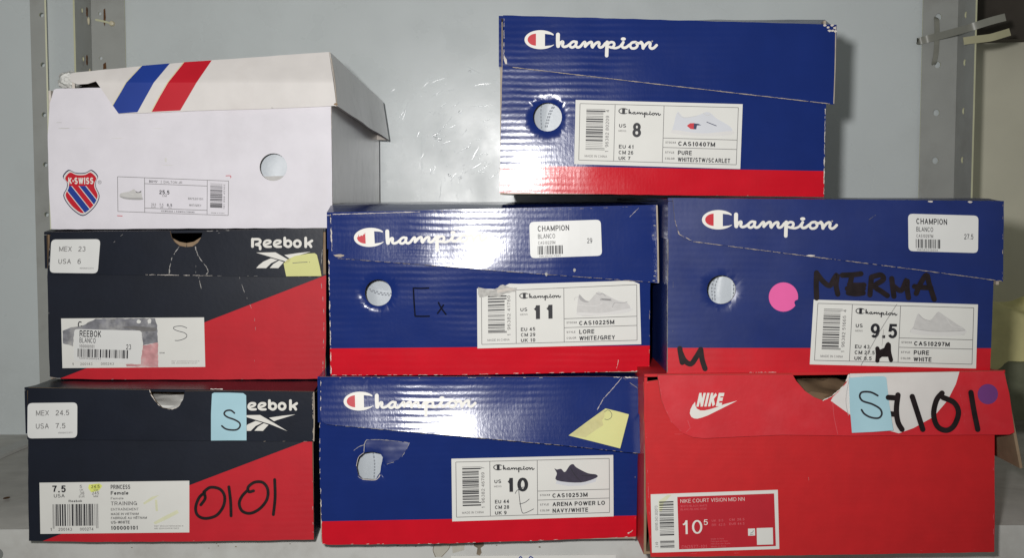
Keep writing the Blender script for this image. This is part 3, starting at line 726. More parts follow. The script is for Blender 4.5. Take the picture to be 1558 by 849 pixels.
LOGO_C = crop(780, 30, 6.774)
def champ_logo(surf, parent, A, B, small=False, step=14, name='logo'):
    """script wordmark traced in the units of one close look (A = left end of the C, B = end of the tail)"""
    a, b = Vector((120, 205)), Vector((1485, 260)); A, B = Vector(A), Vector(B)
    s = (B-A).length/(b-a).length; rot = math.atan2((B-A).y, (B-A).x)-math.atan2((b-a).y, (b-a).x)
    cs, sn = math.cos(rot)*s, math.sin(rot)*s
    T = lambda P: [(A.x+(x-a.x)*cs-(y-a.y)*sn, A.y+(x-a.x)*sn+(y-a.y)*cs) for x, y in P]
    ink = parent if isinstance(parent, Ink) else Ink(surf, 0.00012, step)
    m = 'ink_black' if small else 'ink_white'
    arc = circle(285, 203, 165, 98, 40, math.radians(-28), math.radians(-332))
    C = [(418, 160)]+arc[1:-1]+[(425, 252), (395, 262), (330, 268), (330, 143), (390, 150)]
    ink.poly(T(C), m)
    D = [(238, 140)]+circle(240, 203, 88, 62, 16, math.radians(-95), math.radians(-265))+[(238, 265)]
    ink.poly(T(D), 'label_paper' if small else 'ink_red')
    W_ = lambda k: k*s
    st = lambda P, w: ink.stroke(T(P), W_(w), m, 4)
    st([(464, 150), (463, 215), (466, 268)], 40)
    st([(472, 262), (492, 232), (512, 222), (517, 238), (510, 262), (527, 276), (560, 268), (585, 250)], 27)
    st([(650, 226), (622, 222), (592, 244), (590, 272), (612, 282), (640, 266), (655, 236)], 26)
    st([(655, 226), (648, 262), (664, 281), (692, 274), (722, 240), (738, 226), (746, 238), (742, 270)], 27)
    st([(744, 272), (775, 240), (804, 226), (814, 240), (812, 266), (820, 280)], 28)
    st([(822, 276), (850, 242), (880, 228), (890, 242), (884, 266), (898, 282), (925, 272), (950, 240)], 27)
    st([(970, 228), (967, 300), (965, 366)], 36)
    st([(975, 250), (1005, 228), (1035, 232), (1042, 256), (1020, 282), (994, 276)], 26)
    st([(1020, 284), (1060, 288), (1100, 272), (1120, 248)], 24)
    st([(1136, 228), (1122, 262), (1136, 284), (1165, 280), (1200, 254)], 28)
    ink.poly(T(circle(1136, 194, 26, 17, 16)), m)
    st([(1262, 226), (1225, 232), (1206, 262), (1224, 290), (1262, 286), (1282, 258), (1264, 230), (1284, 238), (1312, 236)], 26)
    st([(1318, 228), (1334, 250), (1340, 288)], 32)
    st([(1346, 278), (1374, 244), (1402, 230), (1414, 242), (1408, 274), (1426, 292), (1452, 284), (1478, 258)], 28)
    if not small: ink.poly(T(circle(1433, 218, 9, 9, 10)), 'ink_pale')
    if ink is not parent: return ink.done(name, parent)

def shoe_photo(ink, lab, kind, u0=.575, v0=.10, u1=.955, v1=.54):
    """the small printed picture of a shoe on a size label"""
    q = lambda P: lab.pl([(u0+(u1-u0)*x, v0+(v1-v0)*y) for x, y in P])
    sm = lambda P: [tuple(p) for p in catmull(P, 4, True)]
    if kind == 'pure_logo':
        ink.poly(q(sm([(.1, .1), (.2, .28), (.42, .2), (.58, .08), (.72, .3), (.92, .55), (.97, .72), (.9, .86), (.5, .9), (.06, .84), (.05, .5)])), 'photo_white')
        ink.poly(q(sm([(.05, .74), (.5, .83), (.96, .72), (.94, .86), (.5, .93), (.05, .87)])), 'photo_pale')
        ink.stroke(q([(.1, .14), (.2, .3), (.4, .22)]), .8, 'photo_light'); ink.stroke(q([(.5, .12), (.56, .2), (.62, .16)]), .8, 'photo_light')
        ink.poly(q([(.25, .58), (.30, .49), (.37, .48), (.37, .70), (.31, .69)]), 'ink_red')
        ink.poly(q([(.36, .49), (.43, .50), (.48, .55), (.41, .56), (.40, .70), (.36, .69)]), 'ink_navy')
        ink.stroke(q([(.56, .43), (.72, .56)]), 1.1, 'ink_navy')
    elif kind == 'lore':
        up = [(.13, .15), (.2, .36), (.28, .42), (.4, .14), (.45, .1), (.55, .2), (.72, .42), (.9, .55), (.95, .76), (.9, .86), (.5, .95), (.12, .92), (.1, .5)]
        ink.poly(q(sm(up)), 'photo_light'); ink.poly(q(sm([(.12, .82), (.5, .87), (.95, .74), (.93, .86), (.6, .95), (.13, .93)])), 'photo_pale')
        ink.poly(q(sm([(.13, .17), (.22, .37), (.29, .44), (.22, .46), (.14, .36)])), 'photo_mid')
        ink.stroke(q([(.05, .38), (.06, .28), (.11, .26)]), 1.0, 'photo_light')
        ink.stroke(q([(.4, .14), (.46, .2), (.5, .16), (.55, .26)]), 1.2, 'photo_mid')
        ink.poly(q([(.47, .33), (.64, .36), (.65, .45), (.46, .41)]), 'photo_mid'); ink.stroke(q([(.49, .37), (.63, .41)]), 1.2, 'photo_dark')
        ink.stroke(q([(.66, .68), (.7, .52), (.82, .54), (.9, .5)]), 1.0, 'photo_mid'); ink.stroke(q([(.12, .55), (.4, .6), (.5, .5)]), .7, 'photo_pale')
    elif kind == 'pure':
        up = [(.17, .16), (.24, .3), (.36, .38), (.46, .12), (.5, .08), (.6, .22), (.8, .5), (.92, .66), (.92, .8), (.84, .88), (.1, .86), (.1, .62), (.13, .36)]
        ink.poly(q(sm(up)), 'photo_light'); ink.poly(q(sm([(.1, .7), (.4, .78), (.78, .74), (.94, .7), (.9, .85), (.6, .93), (.11, .88)])), 'photo_pale')
        ink.stroke(q([(.11, .7), (.42, .77), (.8, .74), (.93, .7)]), .7, 'photo_mid'); ink.stroke(q([(.18, .18), (.26, .34), (.36, .4)]), .8, 'photo_mid'); ink.stroke(q([(.62, .3), (.72, .56), (.88, .62)]), .7, 'photo_pale')
    elif kind == 'arena':
        up = [(.16, .22), (.2, .26), (.27, .24), (.33, .36), (.41, .12), (.47, .08), (.52, .2), (.7, .42), (.84, .48), (.84, .6), (.58, .76), (.2, .66), (.2, .4)]
        ink.poly(q([(.2, .62), (.4, .7), (.58, .76), (.7, .7), (.85, .58), (.83, .74), (.62, .87), (.38, .88), (.18, .78)]), 'photo_white')
        ink.poly(q(sm(up)), 'photo_navy'); ink.stroke(q([(.42, .2), (.5, .5), (.6, .74)]), .8, 'ink_black'); ink.stroke(q([(.6, .5), (.72, .52), (.83, .5)]), .8, 'ink_black')

def champ_label(surf, root, corners, d, seed, tear=False):
    lab = Lab(corners)
    bm = bmesh.new(); sheetS = Surf(surf.fr, surf.w+0.00028, surf.warp)
    outline = corners if not tear else [corners[0], (758, 440), (775, 431.5), (790, 432), (930, 428), (960, 426.5), (973, 432), corners[2], corners[3]]
    sheet(bm, sheetS, [outline], 0.00024, lambda x, y: 0, step=18)
    L = link('size_label', bm, ['label_paper', 'label_paper'], root)
    k = Ink(surf, 0.00034)
    fr = [(.027, .055), (.975, .055), (.975, .935), (.027, .935)]
    for a, b in zip(fr, fr[1:]+fr[:1]): lab.line(k, a, b, .9, 'ink_grey')
    lab.line(k, (.237, .055), (.237, .935), .9); lab.line(k, (.53, .055), (.53, .935), .9)
    lab.line(k, (.53, .555), (.975, .555), .9); lab.line(k, (.53, .70), (.975, .70), .9)
    lab.text(k, d['us'], *d['uspos'], m='ink_black', bold=.02, w=d['usw'])
    lab.text(k, 'US', .264, .41, .058, .042, bold=.015); lab.text(k, 'MENS', .262, .475, .028, .046, m='ink_grey')
    for i, s in enumerate(d['sizes']): lab.text(k, s, .266, (.735, .825, .915)[i], .058, .0165*len(s)+.005, bold=.015)
    lab.text(k, 'MADE IN CHINA', .062, .885, .036, .135, m='ink_grey')
    lab.text(k, 'STOCK#', .545, .637, .032, .062, m='ink_grey', bold=.02); lab.text(k, 'STYLE', .545, .79, .032, .054, m='ink_grey', bold=.02); lab.text(k, 'COLOR', .545, .885, .032, .058, m='ink_grey', bold=.02)
    for s, v in ((d['stock'], .668), (d['style'], .808), (d['color'], .912)): lab.text(k, s, .622, v, .068, d['w'].get(s), bold=.02)
    p0, p1 = lab(.258, .155), lab(.512, .19)
    champ_logo(surf, k, p0, p1, small=True)
    k.done('printing', L)
    k = Ink(surf, 0.00034)
    lab.bars(k, .066, .135, .168, .775, 90, seed, 'v', guard=True)
    lab.text(k, d['code'], .203, .80, .020, .66, m='ink_grey', rot=1)
    k.done('barcode', L)
    k = Ink(surf, 0.00034); shoe_photo(k, lab, d['photo']); k.done('shoe_picture', L)
    return lab, L

def price_sticker(surf, root, corners, a, b, c, size, code, seed, name='price_sticker', r=7):
    lab = Lab(corners); bm = bmesh.new(); sS = Surf(surf.fr, surf.w+0.00028, surf.warp)
    sheet(bm, sS, [rounded(corners, r)], 0.00024, lambda x, y: 0, step=18); L = link(name, bm, ['sticker_paper', 'sticker_paper'], root)
    k = Ink(surf, .00034)
    lab.text(k, a, .115, .27, .155, .44 if len(a) > 6 else .31, m='ink_black', bold=.012); lab.text(k, b, .115, .47, .125, .24, m='ink_black')
    lab.text(k, c, .115, .63, .09, .24, m='ink_grey', bold=.01); lab.text(k, size, .80, .64, .14, .07 if len(size) < 3 else .13, m='ink_black'); lab.text(k, code, .12, .985, .055, .3, m='ink_grey')
    k.done('printing', L); k = Ink(surf, .00034); lab.bars(k, .105, .67, .46, .91, 70, seed, 'u'); k.done('barcode', L); return L

def note(name, label, surf, poly, mtl, group=None, dw=.0006, step=10, extra=None, curl=None):
    """a loose slip of paper stuck or stapled on a box: a thing of its own"""
    cx = sum(p[0] for p in poly)/len(poly); by = max(p[1] for p in poly)
    base = surf.fr.m @ surf.pt(cx, by, dw)
    fr = Frame(base); fr.m = Matrix.Translation(base) @ surf.fr.m.to_3x3().to_4x4(); fr.i = fr.m.inverted(); fr.c = fr.i @ CAM; fr.r = fr.i.to_3x3()
    off = surf.fr.i @ base
    w0 = surf.w+dw+off.y
    lift = lambda x, z: .0048*max(0., 1-z/.02)**1.5*(0.5+0.5*math.tanh(x*90))
    wp = (lambda x, z: (surf.warp(x+off.x, z+off.z) if surf.warp else 0)+(curl(x, z) if curl else 0)+lift(x, z))
    S2 = Surf(fr, w0, wp)
    root = thing(name, fr, label, 'paper note', group)
    bm = bmesh.new(); sheet(bm, S2, [poly], .0002, lambda x, y: 0, step=step); P = link('paper', bm, [mtl, mtl], root, smooth=30)
    return root, S2, P

def shoe(label, bx, heel_y, x, z, seed, stitch=None, patch=None, pmat='shoe_leather', at=(-.018, .046)):
    """low white trainer lying in a box, heel to the front; the hole in the box end shows its back"""
    fr = Frame(bx.m @ Vector((x, heel_y, z))); fr.m = Matrix.Translation(bx.m @ Vector((x, heel_y, z))) @ bx.m.to_3x3().to_4x4()
    root = thing('shoe', fr, label, 'shoe', 'shoes inside the boxes')
    st = [(0.0, .018, .070), (.004, .028, .076), (.014, .033, .078), (.04, .036, .072), (.08, .036, .066), (.12, .037, .072), (.16, .041, .062), (.20, .044, .048), (.235, .040, .040), (.258, .028, .034), (.268, .012, .028)]
    def loft(z0, z1f, grow, name, mtl):
        bm = bmesh.new(); n = 24; rings = []
        for (y, hw, h) in st:
            r = []; top = z1f(h)
            for i in range(n):
                a = 2*math.pi*i/n; c, s = math.cos(a), math.sin(a); e = .62
                xx = (hw+grow)*math.copysign(abs(c)**e, c); zz = (z0+top)/2+(top-z0)/2*math.copysign(abs(s)**e, s)
                if s > 0: xx *= 1-.28*s*min(1, (top-z0)/.06)
                r.append(bm.verts.new((xx, y-(grow if y < .01 else -grow if y > .26 else 0), zz)))
            rings.append(r)
        for a, b in zip(rings[:-1], rings[1:]):
            for i in range(n): bm.faces.new((a[i], a[(i+1) % n], b[(i+1) % n], b[i]))
        bm.faces.new(rings[0][::-1]); bm.faces.new(rings[-1]); bmesh.ops.recalc_face_normals(bm, faces=bm.faces)
        return link(name, bm, [mtl], root, smooth=50)
    loft(.016, lambda h: h, 0, 'upper', 'shoe_leather'); loft(0, lambda h: .020, .003, 'sole', 'shoe_sole')
    me = [c for c in root.children if c.name.split('.')[0] == 'upper'][0].data
    bv = BVHTree.FromPolygons([v.co.copy() for v in me.vertices], [tuple(p.vertices) for p in me.polygons])
    def skin(x, z, off):
        h = bv.ray_cast(Vector((x, -.3, z)), Vector((0, 1, 0)))[0]
        return Vector((x, h.y-off, z)) if h is not None else None
    cx, cz = at
    if patch:      # a second layer of leather over part of the heel
        b = fill2d([[(px, -pz) for px, pz in patch]]); grid_cut(b, .0025); bm = bmesh.new(); ok = True; T, Bt = {}, {}
        for v in b.verts:
            q = skin(cx+v.co.x, cz+v.co.y, .0011) or Vector((cx+v.co.x, .01, cz+v.co.y)); T[v] = bm.verts.new(q); Bt[v] = bm.verts.new(q+Vector((0, .0012, 0)))
        for f in b.faces: bm.faces.new([T[v] for v in f.verts])
        for e in b.edges:
            if len(e.link_faces) == 1:
                l = e.link_loops[0]; u, w = l.vert, l.link_loop_next.vert; bm.faces.new([T[w], T[u], Bt[u], Bt[w]])
        b.free(); bmesh.ops.recalc_face_normals(bm, faces=bm.faces); link('heel_panel', bm, [pmat], root, smooth=40)
    bm = bmesh.new()
    for path in stitch or ():
        P = catmull(path, 8); acc = 0.0; pts = [P[0]]
        for a, b in zip(P[:-1], P[1:]):
            n = max(1, int((b-a).length/.0004)); pts += [a.lerp(b, (k+1)/n) for k in range(n)]
        for k in range(0, len(pts)-3, 5):
            a, b = pts[k], pts[k+3]; A, B = skin(cx+a.x, cz+a.y, .0017), skin(cx+b.x, cz+b.y, .0017)
            if A is None or B is None: continue
            d = (B-A).normalized(); n = Vector((-d.z, 0, d.x))*.00042
            v = [bm.verts.new(q) for q in (A-n, B-n, B-Vector((0, .0004, 0)), B+n, A+n, A-Vector((0, .0004, 0)))]
            bm.faces.new((v[0], v[1], v[2], v[5])); bm.faces.new((v[5], v[2], v[3], v[4]))
    if stitch: link('stitching', bm, ['thread'], root)
    else: bm.free()
    return root

def crumple(label, bx, c, r, seed, mtl='tissue', name='tissue_paper', cat='paper'):
    bm = bmesh.new(); bmesh.ops.create_icosphere(bm, subdivisions=4, radius=1)
    for v in bm.verts:
        d = v.co.normalized(); k = 1+.28*mnoise.noise(d*2.3+Vector((seed, 0, 0)))+.16*abs(mnoise.noise(d*5+Vector((0, seed, 0))))-.07*abs(mnoise.noise(d*11+Vector((0, 0, seed))))
        v.co = Vector((d.x*r[0]*k, d.y*r[1]*k, d.z*r[2]*k))
    zmin = min(v.co.z for v in bm.verts)
    for v in bm.verts: v.co.z -= zmin
    o = link(name, bm, [mtl], smooth=25); o.matrix_world = Matrix.Translation(bx.m @ Vector(c)) @ bx.m.to_3x3().to_4x4(); return tag(o, label, cat)

def wv(seed, amp, sx=9, sz=14, fine=0.0):
    o = Vector((seed*7.3, seed*1.7, seed*3.9))
    return lambda x, z: amp*mnoise.noise(Vector((x*sx, z*sz, 0))+o)+(fine*mnoise.noise(Vector((x*40, z*70, 0))+o) if fine else 0)

def measure(fr, S, body, flap):
    pb = [S.pt(*p) for p in body]; pf = [S.pt(*p) for p in flap]; return pb, pf

# ---- blue box, size 8, on top of the middle and right stacks
def blue_box(name, label, bl, br, y, yaw, body, flap, red, hole, seed, gloss=True, depth=.32, tilt=0, bw=None, fw=None, ridge=None, **kw):
    fr = frame_for(bl, br, y, yaw, tilt)
    S0 = Surf(fr); uL, uR = S0.pt(*bl).x, S0.pt(*br).x
    B, Rd = ('blue_gloss', 'red_gloss') if gloss else ('blue_satin', 'red_satin')
    tl, tr = S0.pt(*flap[0]), S0.pt(*flap[1])
    zt = (tl.z, tr.z); rg = None
    if ridge: rg = tuple(S0.fr.i.__matmul__(at_y(px, py, y+.025)).z for px, py in ridge)
    ub = below(*red)
    fb = kw.pop('fb')
    hc = [S0.pt(*p) for p in hole]; hx, hz = sum(p.x for p in hc)/len(hc), sum(p.z for p in hc)/len(hc); hr = sum(math.hypot(p.x-hx, p.z-hz) for p in hc)/len(hc); bw0 = bw or wv(seed, .0006, 8, 12, .00012)
    def bw(x, z):
        r = math.hypot(x-hx, z-hz); a = math.atan2(z-hz, x-hx)
        return bw0(x, z)-(.0010*math.exp(-((r-hr)/.0015)**2)*max(0., .75+.9*mnoise.noise(Vector((math.cos(a)*1.6, math.sin(a)*1.6, seed)))) if r < hr+.01 else 0)
    return (fr,)+make_box(name, label, 'shoe box', G_BLUE, fr, body, [hole], [B, 'card_grey', B, Rd], lambda x, yy: 3 if ub(x, yy) else 0, [red], flap, [B, 'card_grey', B], depth, zt, uL+.0004, uR-.0004,
                    fb, body_warp=bw, body_step=7, flap_warp=fw or wv(seed+5, .0010, 7, 10, .0002), ridge=rg, seed=seed, **kw)

# size 8
flap8 = wobble([(765.5, 22.6), (1273, 37), (1269.5, 158.5), (1264, 158.3), (780, 101.5), (771, 98), (767, 90)], .35, 1, 14)
body8 = wobble([(766, 32), (1261, 46), (1257, 160), (1253.5, 299.5), (1000, 296.5), (760, 293)], .3, 2, 14)
fr8, box8, S8, F8, b8, l8 = blue_box('shoe_box', 'glossy blue and red shoe box with size 8 label, highest of all', (760, 293), (1254, 299), .012, -1.5,
    body8, flap8, ((760, 251), (1253, 260)), circle(833, 177.5, 22), 1, True, fb=(.034, .052), lid_ext=.003, flap_top=[(765.5, 22.6), (1273, 37)],
    bw=wv(1, .0006, 8, 12, .00012))
champ_logo(F8, l8, (798, 60), (1000, 68.5))
d8 = dict(us='8', uspos=(.345, .555, .225), usw=.052, sizes=('EU 41', 'CM 26', 'UK 7'), stock='CAS10407M', style='PURE', color='WHITE/STW/SCARLET', code='1  96382 80209  4', photo='pure_logo',
          w={'CAS10407M': .222, 'PURE': .083, 'WHITE/STW/SCARLET': .315})
champ_label(S8, box8, [(875.8, 151.5), (1130, 158), (1126.3, 257), (873.6, 249.4)], d8, 8)
k = Ink(F8, .0001, 12)
scuffs(k, [(780, 101.8), (1000, 127.5), (1264, 157.6)], .9, 3, 'card_grey', .95, length=(4, 22)); k.stroke([(1271.6, 40), (1270.6, 100), (1268.6, 157)], 1.5, 'card_grey'); scuffs(k, [(767, 24), (766.5, 90)], 1.2, 4, 'card_torn', .7)
k.poly([(767, 84), (771, 90), (771.5, 97), (769, 97), (766.6, 91)], 'card_torn')
for i, (x, y) in enumerate(((1255, 38), (1260, 41), (1266, 38), (1270, 42), (1267, 46), (1262, 46), (1271, 47))): k.poly(blob(x, y, 2.6, 1.9, i, 8), 'card_torn')
k.done('scuff', l8)
k = Ink(S8, .0001, 12); scuffs(k, [(760.8, 255), (761, 292)], 1.1, 5, 'card_torn', .6); scuffs(k, [(1255.5, 165), (1253.5, 296)], 1.2, 6, 'card_torn', .8); scuffs(k, [(762, 292.4), (1000, 296), (1252, 298.8)], .8, 7, 'card_grey', .4)
k.done('scuff', b8)

# size 11
flap11 = wobble([(503, 323), (700, 319), (999.5, 311.5), (1002.5, 431), (784, 414), (640, 402), (514, 393), (507, 389), (504.5, 383)], .45, 11, 12)
body11 = wobble([(502, 330), (998, 322), (989.5, 431), (988, 564.5), (800, 569), (690, 571), (503, 571.5), (499.5, 391)], .35, 12, 12)
tuck = lambda x, z: 0.0
Z11 = Surf(frame_for((501, 571.5), (988.5, 565), .0, 0.8)).pt(740, 322).z
def fw11(x, z, f=wv(21, .0014, 8, 16, .00025)): return f(x, z)+1.45*max(0., Z11-.007-z)**2
def bow11(x, z, f=wv(23, .0008, 8, 14, .00018)): return f(x, z)
fr11, box11, S11, F11, b11, l11 = blue_box('shoe_box', 'glossy blue and red shoe box with size 11 label and white price sticker', (501, 571.5), (988.5, 565), .0, 0.8,
    body11, flap11, ((503, 530.4), (989, 526)), wobble(circle(575.4, 445.5, 20.3), .4, 3, 4), 2, True, fb=(.030, .052), lid_ext=.0045, flap_top=[(503, 323), (999.5, 311.5)],
    ridge=((500, 309), (1000, 308.5)), fw=fw11, bw=bow11)
champ_logo(F11, l11, (538.5, 362.5), (741.5, 361))
d11 = dict(us='11', uspos=(.345, .545, .225), usw=.115, sizes=('EU 45', 'CM 29', 'UK 10'), stock='CAS10225M', style='LORE', color='WHITE/GREY', code='1  96382 41760', photo='lore', w={'CAS10225M': .215, 'LORE': .092, 'WHITE/GREY': .218})
lab11, L11 = champ_label(S11, box11, [(725.7, 439), (974.9, 427.5), (975.6, 524), (726.4, 530.4)], d11, 11, tear=True)
k = Ink(S11, .00062)
k.poly(wobble([(727, 437), (750, 441), (765, 433), (775, 437), (787, 438), (784, 444), (770, 446), (758, 452), (742, 450), (730, 453), (727, 447)], .8, 5, 4), 'torn_paper'); k.poly(wobble([(756, 441), (775, 438), (784, 440), (770, 443), (757, 446)], .5, 6, 4), 'card_torn'); k.done('tear', L11)
price_sticker(F11, box11, [(805.2, 337.7), (914, 334), (916, 389), (807, 393)], 'CHAMPION', 'BLANCO', 'CAS10225M', '29', '196382417601', 21)
k = Ink(S11, .0002, 12); C = crop(620, 420, 10.61)
for P in ([(95, 195), (105, 400), (122, 640)], [(110, 195), (220, 200), (340, 195)], [(125, 650), (230, 652), (350, 650)], [(500, 430), (540, 510), (620, 620)], [(580, 470), (540, 530), (485, 605)]): k.stroke(C(P), 2.4, 'marker_worn')
k.done('handwriting', box11)
k = Ink(F11, .0001, 10)
scuffs(k, [(506, 326), (560, 324.5), (640, 322)], 1.0, 31, 'card_torn', .95, length=(8, 26)); scuffs(k, [(640, 322), (860, 318), (998, 313)], .8, 32, 'card_grey', .55); scuffs(k, [(503, 326), (505, 384)], 1.6, 33, 'card_torn', .8)
scuffs(k, [(514, 393), (784, 414), (1000, 430)], .8, 34, 'card_grey', .7); k.stroke([(999.3, 313), (1000.8, 370), (1001.6, 429)], 2.4, 'card_grey'); scuffs(k, [(958, 330), (975, 313)], .6, 35, 'card_torn', .9)
for i, (x, y) in enumerate(((996, 343), (994, 358), (997, 412), (996, 420), (995, 427), (831, 417), (874, 411))): k.poly(blob(x, y, 2.2, .8 if i < 5 else 3, i, 8), 'ink_pale')
k.poly(blob(516, 389, 9, 2.2, 4, 14), 'card_grey')
k.done('scuff', l11)
k = Ink(S11, .0001, 10); scuffs(k, [(500.5, 395), (502, 480), (504, 570)], 1.5, 36, 'card_torn', .7); scuffs(k, [(988.6, 436), (987.5, 563)], .9, 37, 'card_grey', .5); scuffs(k, [(505, 571), (690, 570.5), (800, 568), (930, 566), (986, 564)], 1.1, 38, 'card_torn', .6)
scuffs(k, [(941, 548), (938, 562)], .6, 39, 'card_torn', .9)
k.done('scuff', b11)

# size 9.5
flap95 = wobble([(1023.7, 301), (1527.5, 305.6), (1526, 428.5), (1400, 411), (1200, 386), (1055, 367.5), (1042, 364), (1033, 356), (1027, 335)], .35, 41, 12)
body95 = wobble([(1018, 306), (1521, 312), (1511.5, 428), (1506.5, 563.5), (1250, 568.5), (1014.8, 569)], .3, 42, 14)
fr95, box95, S95, F95, b95, l95 = blue_box('shoe_box', 'blue and red shoe box with pink round sticker and black marker letters', (1014.8, 569), (1506.5, 565), -.032, 0.8,
    body95, flap95, ((1018, 529.5), (1509.5, 530)), circle(1097.5, 440.7, 22), 3, False, fb=(.026, .055), lid_ext=.004, flap_top=[(1023.7, 301), (1527.5, 305.6)])
champ_logo(F95, l95, (1068, 334.5), (1274, 342.8))
d95 = dict(us='9.5', uspos=(.355, .565, .225), usw=.162, sizes=('EU 43', 'CM 27.5', 'UK 8.5'), stock='CAS10297M', style='PURE', color='WHITE', code='1  96382 51665  4', photo='pure', w={'CAS10297M': .215, 'PURE': .092, 'WHITE': .108})
lab95, L95 = champ_label(S95, box95, [(1238, 456), (1488, 463.3), (1485, 561), (1232, 554.7)], d95, 95)
price_sticker(F95, box95, [(1381.7, 325), (1488.7, 328), (1488, 385), (1382.4, 382)], 'CHAMPION', 'BLANCO', 'CAS10297M', '27.5', '196382516654', 22)
bm = bmesh.new(); dot = circle(1192, 452, 22.3, 22.3, 40); dot = [p for p in dot if not (p[0] > 1206 and p[1] > 459)]+[]
dot2 = []
for i in range(40):
    a = 2*math.pi*i/40; r = 22.3
    if .25 < a < .62: r = 18.5 if .3 < a < .5 else 20.5
    dot2.append((1192+r*math.cos(a), 452+r*math.sin(a)))
sheet(bm, Surf(fr95, .0003, S95.warp), [dot2], .0002, lambda x, y: 0, step=18); link('round_sticker', bm, ['dot_pink', 'dot_pink'], box95, label='round pink sticker with a nick in its edge')
k = Ink(S95, .0005, 12); C = crop(1225, 410, 5.479)
for P in ([(95, 28), (92, 130), (96, 238)], [(100, 36), (150, 100), (205, 135), (240, 80), (266, 48), (258, 130), (272, 206)], [(310, 48), (400, 44), (465, 36)], [(388, 56), (376, 120), (362, 195)], [(370, 125), (420, 132), (490, 130)], [(352, 160), (420, 165), (485, 160)], [(360, 195), (420, 204), (484, 196)],
          [(552, 66), (546, 140), (540, 212)], [(556, 62), (630, 46), (652, 84), (580, 138), (640, 186), (685, 218)], [(722, 76), (730, 150), (740, 224)], [(726, 130), (800, 176), (846, 88), (850, 160), (862, 236)], [(926, 200), (960, 120), (1012, 46), (1034, 120), (1076, 250)], [(912, 142), (980, 150), (1048, 152)]): k.stroke(C(P), 8.0, 'marker')
C = crop(1000, 280, 2.738)
for P in ([(94, 686), (98, 712), (104, 744)], [(96, 700), (114, 736), (140, 750), (162, 722), (180, 692)], [(181, 690), (187, 732), (199, 770)]): k.stroke(C(P), 8.0, 'marker')
k.poly(C([(112, 742), (145, 742), (140, 754), (120, 752)]), 'marker')
C = crop(1225, 410, 5.479)
k.stroke(C([(602, 660), (606, 710), (602, 762)]), 6.5, 'marker'); k.stroke(C([(604, 668), (630, 708), (660, 690), (694, 622), (700, 690), (716, 756)]), 6.5, 'marker'); k.poly(C([(600, 680), (690, 640), (690, 730), (640, 730), (605, 760)]), 'marker')
k.stroke(C([(765, 290), (620, 520), (465, 802)]), .7, 'ink_grey', 2); k.stroke(C([(655, 500), (640, 640)]), .6, 'ink_pale', 2)
k.done('handwriting', box95)
k = Ink(F95, .0001, 12); scuffs(k, [(1027, 335), (1033, 356), (1055, 367.5)], 1.0, 43, 'card_grey', .9); scuffs(k, [(1055, 367.5), (1200, 386), (1400, 411), (1525, 428)], 1.0, 44, 'card_grey', .8); scuffs(k, [(1026, 303), (1300, 304.5), (1525, 307)], .8, 45, 'card_torn', .3, length=(2, 9)); scuffs(k, [(1526, 310), (1525, 426)], .9, 46, 'card_grey', .5)
k.poly(blob(1234, 389, 7, 1.4, 3, 12), 'card_torn'); scuffs(k, [(1306, 345), (1335, 325)], .7, 47, 'ink_grey', .6)
for x, y in ((1416, 306.5), (1476, 307)): k.poly(blob(x, y, 4, 1.6, int(x), 10), 'card_torn')
k.done('scuff', l95)
k = Ink(S95, .0001, 12); scuffs(k, [(1016.5, 318), (1015.5, 450), (1015.5, 567)], 1.2, 48, 'ink_grey', .9, length=(8, 40)); scuffs(k, [(1025, 340), (1023.5, 520)], .9, 49, 'ink_grey', .35, length=(8, 40)); scuffs(k, [(1017, 568), (1250, 567.5)], 1.0, 50, 'card_torn', .4); scuffs(k, [(1130, 568), (1182, 567)], 1.4, 51, 'card_torn', .95)
k.done('scuff', b95)

# size 10
flap10 = wobble([(487, 573.8), (977.5, 573.8), (979.5, 691), (850, 677.5), (674, 662), (497, 646), (490, 642), (487.5, 634)], .45, 61, 12)
body10 = wobble([(487, 582), (975, 582), (970.5, 694), (968, 817), (800, 824), (660, 828), (500, 829.5), (490.4, 828), (485.6, 700)], .4, 62, 12)
def fw10(x, z, f=wv(27, .0012, 8, 14, .00022)): d = max(0., .1105-z); return f(x, z)+.10*d+1.6*d*d
fr10, box10, S10, F10, b10, l10 = blue_box('shoe_box', 'blue and red shoe box with torn hole, standing on the shelf', (487, 830), (968.5, 819), -.004, 2.2,
    body10, flap10, ((487, 794), (968.6, 785)), wobble(list(crop(470, 560, 2.938)([(212, 440), (222, 400), (245, 380), (285, 375), (318, 382), (330, 400), (322, 440), (318, 470), (298, 500), (240, 498), (220, 478)])), .4, 8, 5), 4, True,
    fb=(.030, .050), lid_ext=.003, flap_top=[(487, 573.8), (977.5, 573.8)], fw=fw10)
champ_logo(F10, l10, (522.8, 611.7), (724, 614))
d10 = dict(us='10', uspos=(.345, .555, .225), usw=.128, sizes=('EU 44', 'CM 28', 'UK 9'), stock='CAS10253M', style='ARENA POWER LO', color='NAVY/WHITE', code='1  96382 46789  7', photo='arena', w={'CAS10253M': .218, 'ARENA POWER LO': .325, 'NAVY/WHITE': .22})
lab10, L10 = champ_label(S10, box10, [(686.8, 698.5), (933, 692.7), (933.6, 786.3), (688, 794)], d10, 10)
k = Ink(S10, .0005, 12); C = crop(680, 690, 5.992)
k.stroke(C([(655, 325), (658, 380), (668, 460), (680, 520), (695, 548), (740, 535), (792, 508)]), .9, 'pen'); k.stroke(C([(660, 465), (710, 450), (752, 418)]), .9, 'pen'); k.stroke(C([(622, 370), (640, 340), (690, 312), (715, 312)]), .9, 'pen')
k.done('handwriting', box10)
k = Ink(F10, .0001, 10)
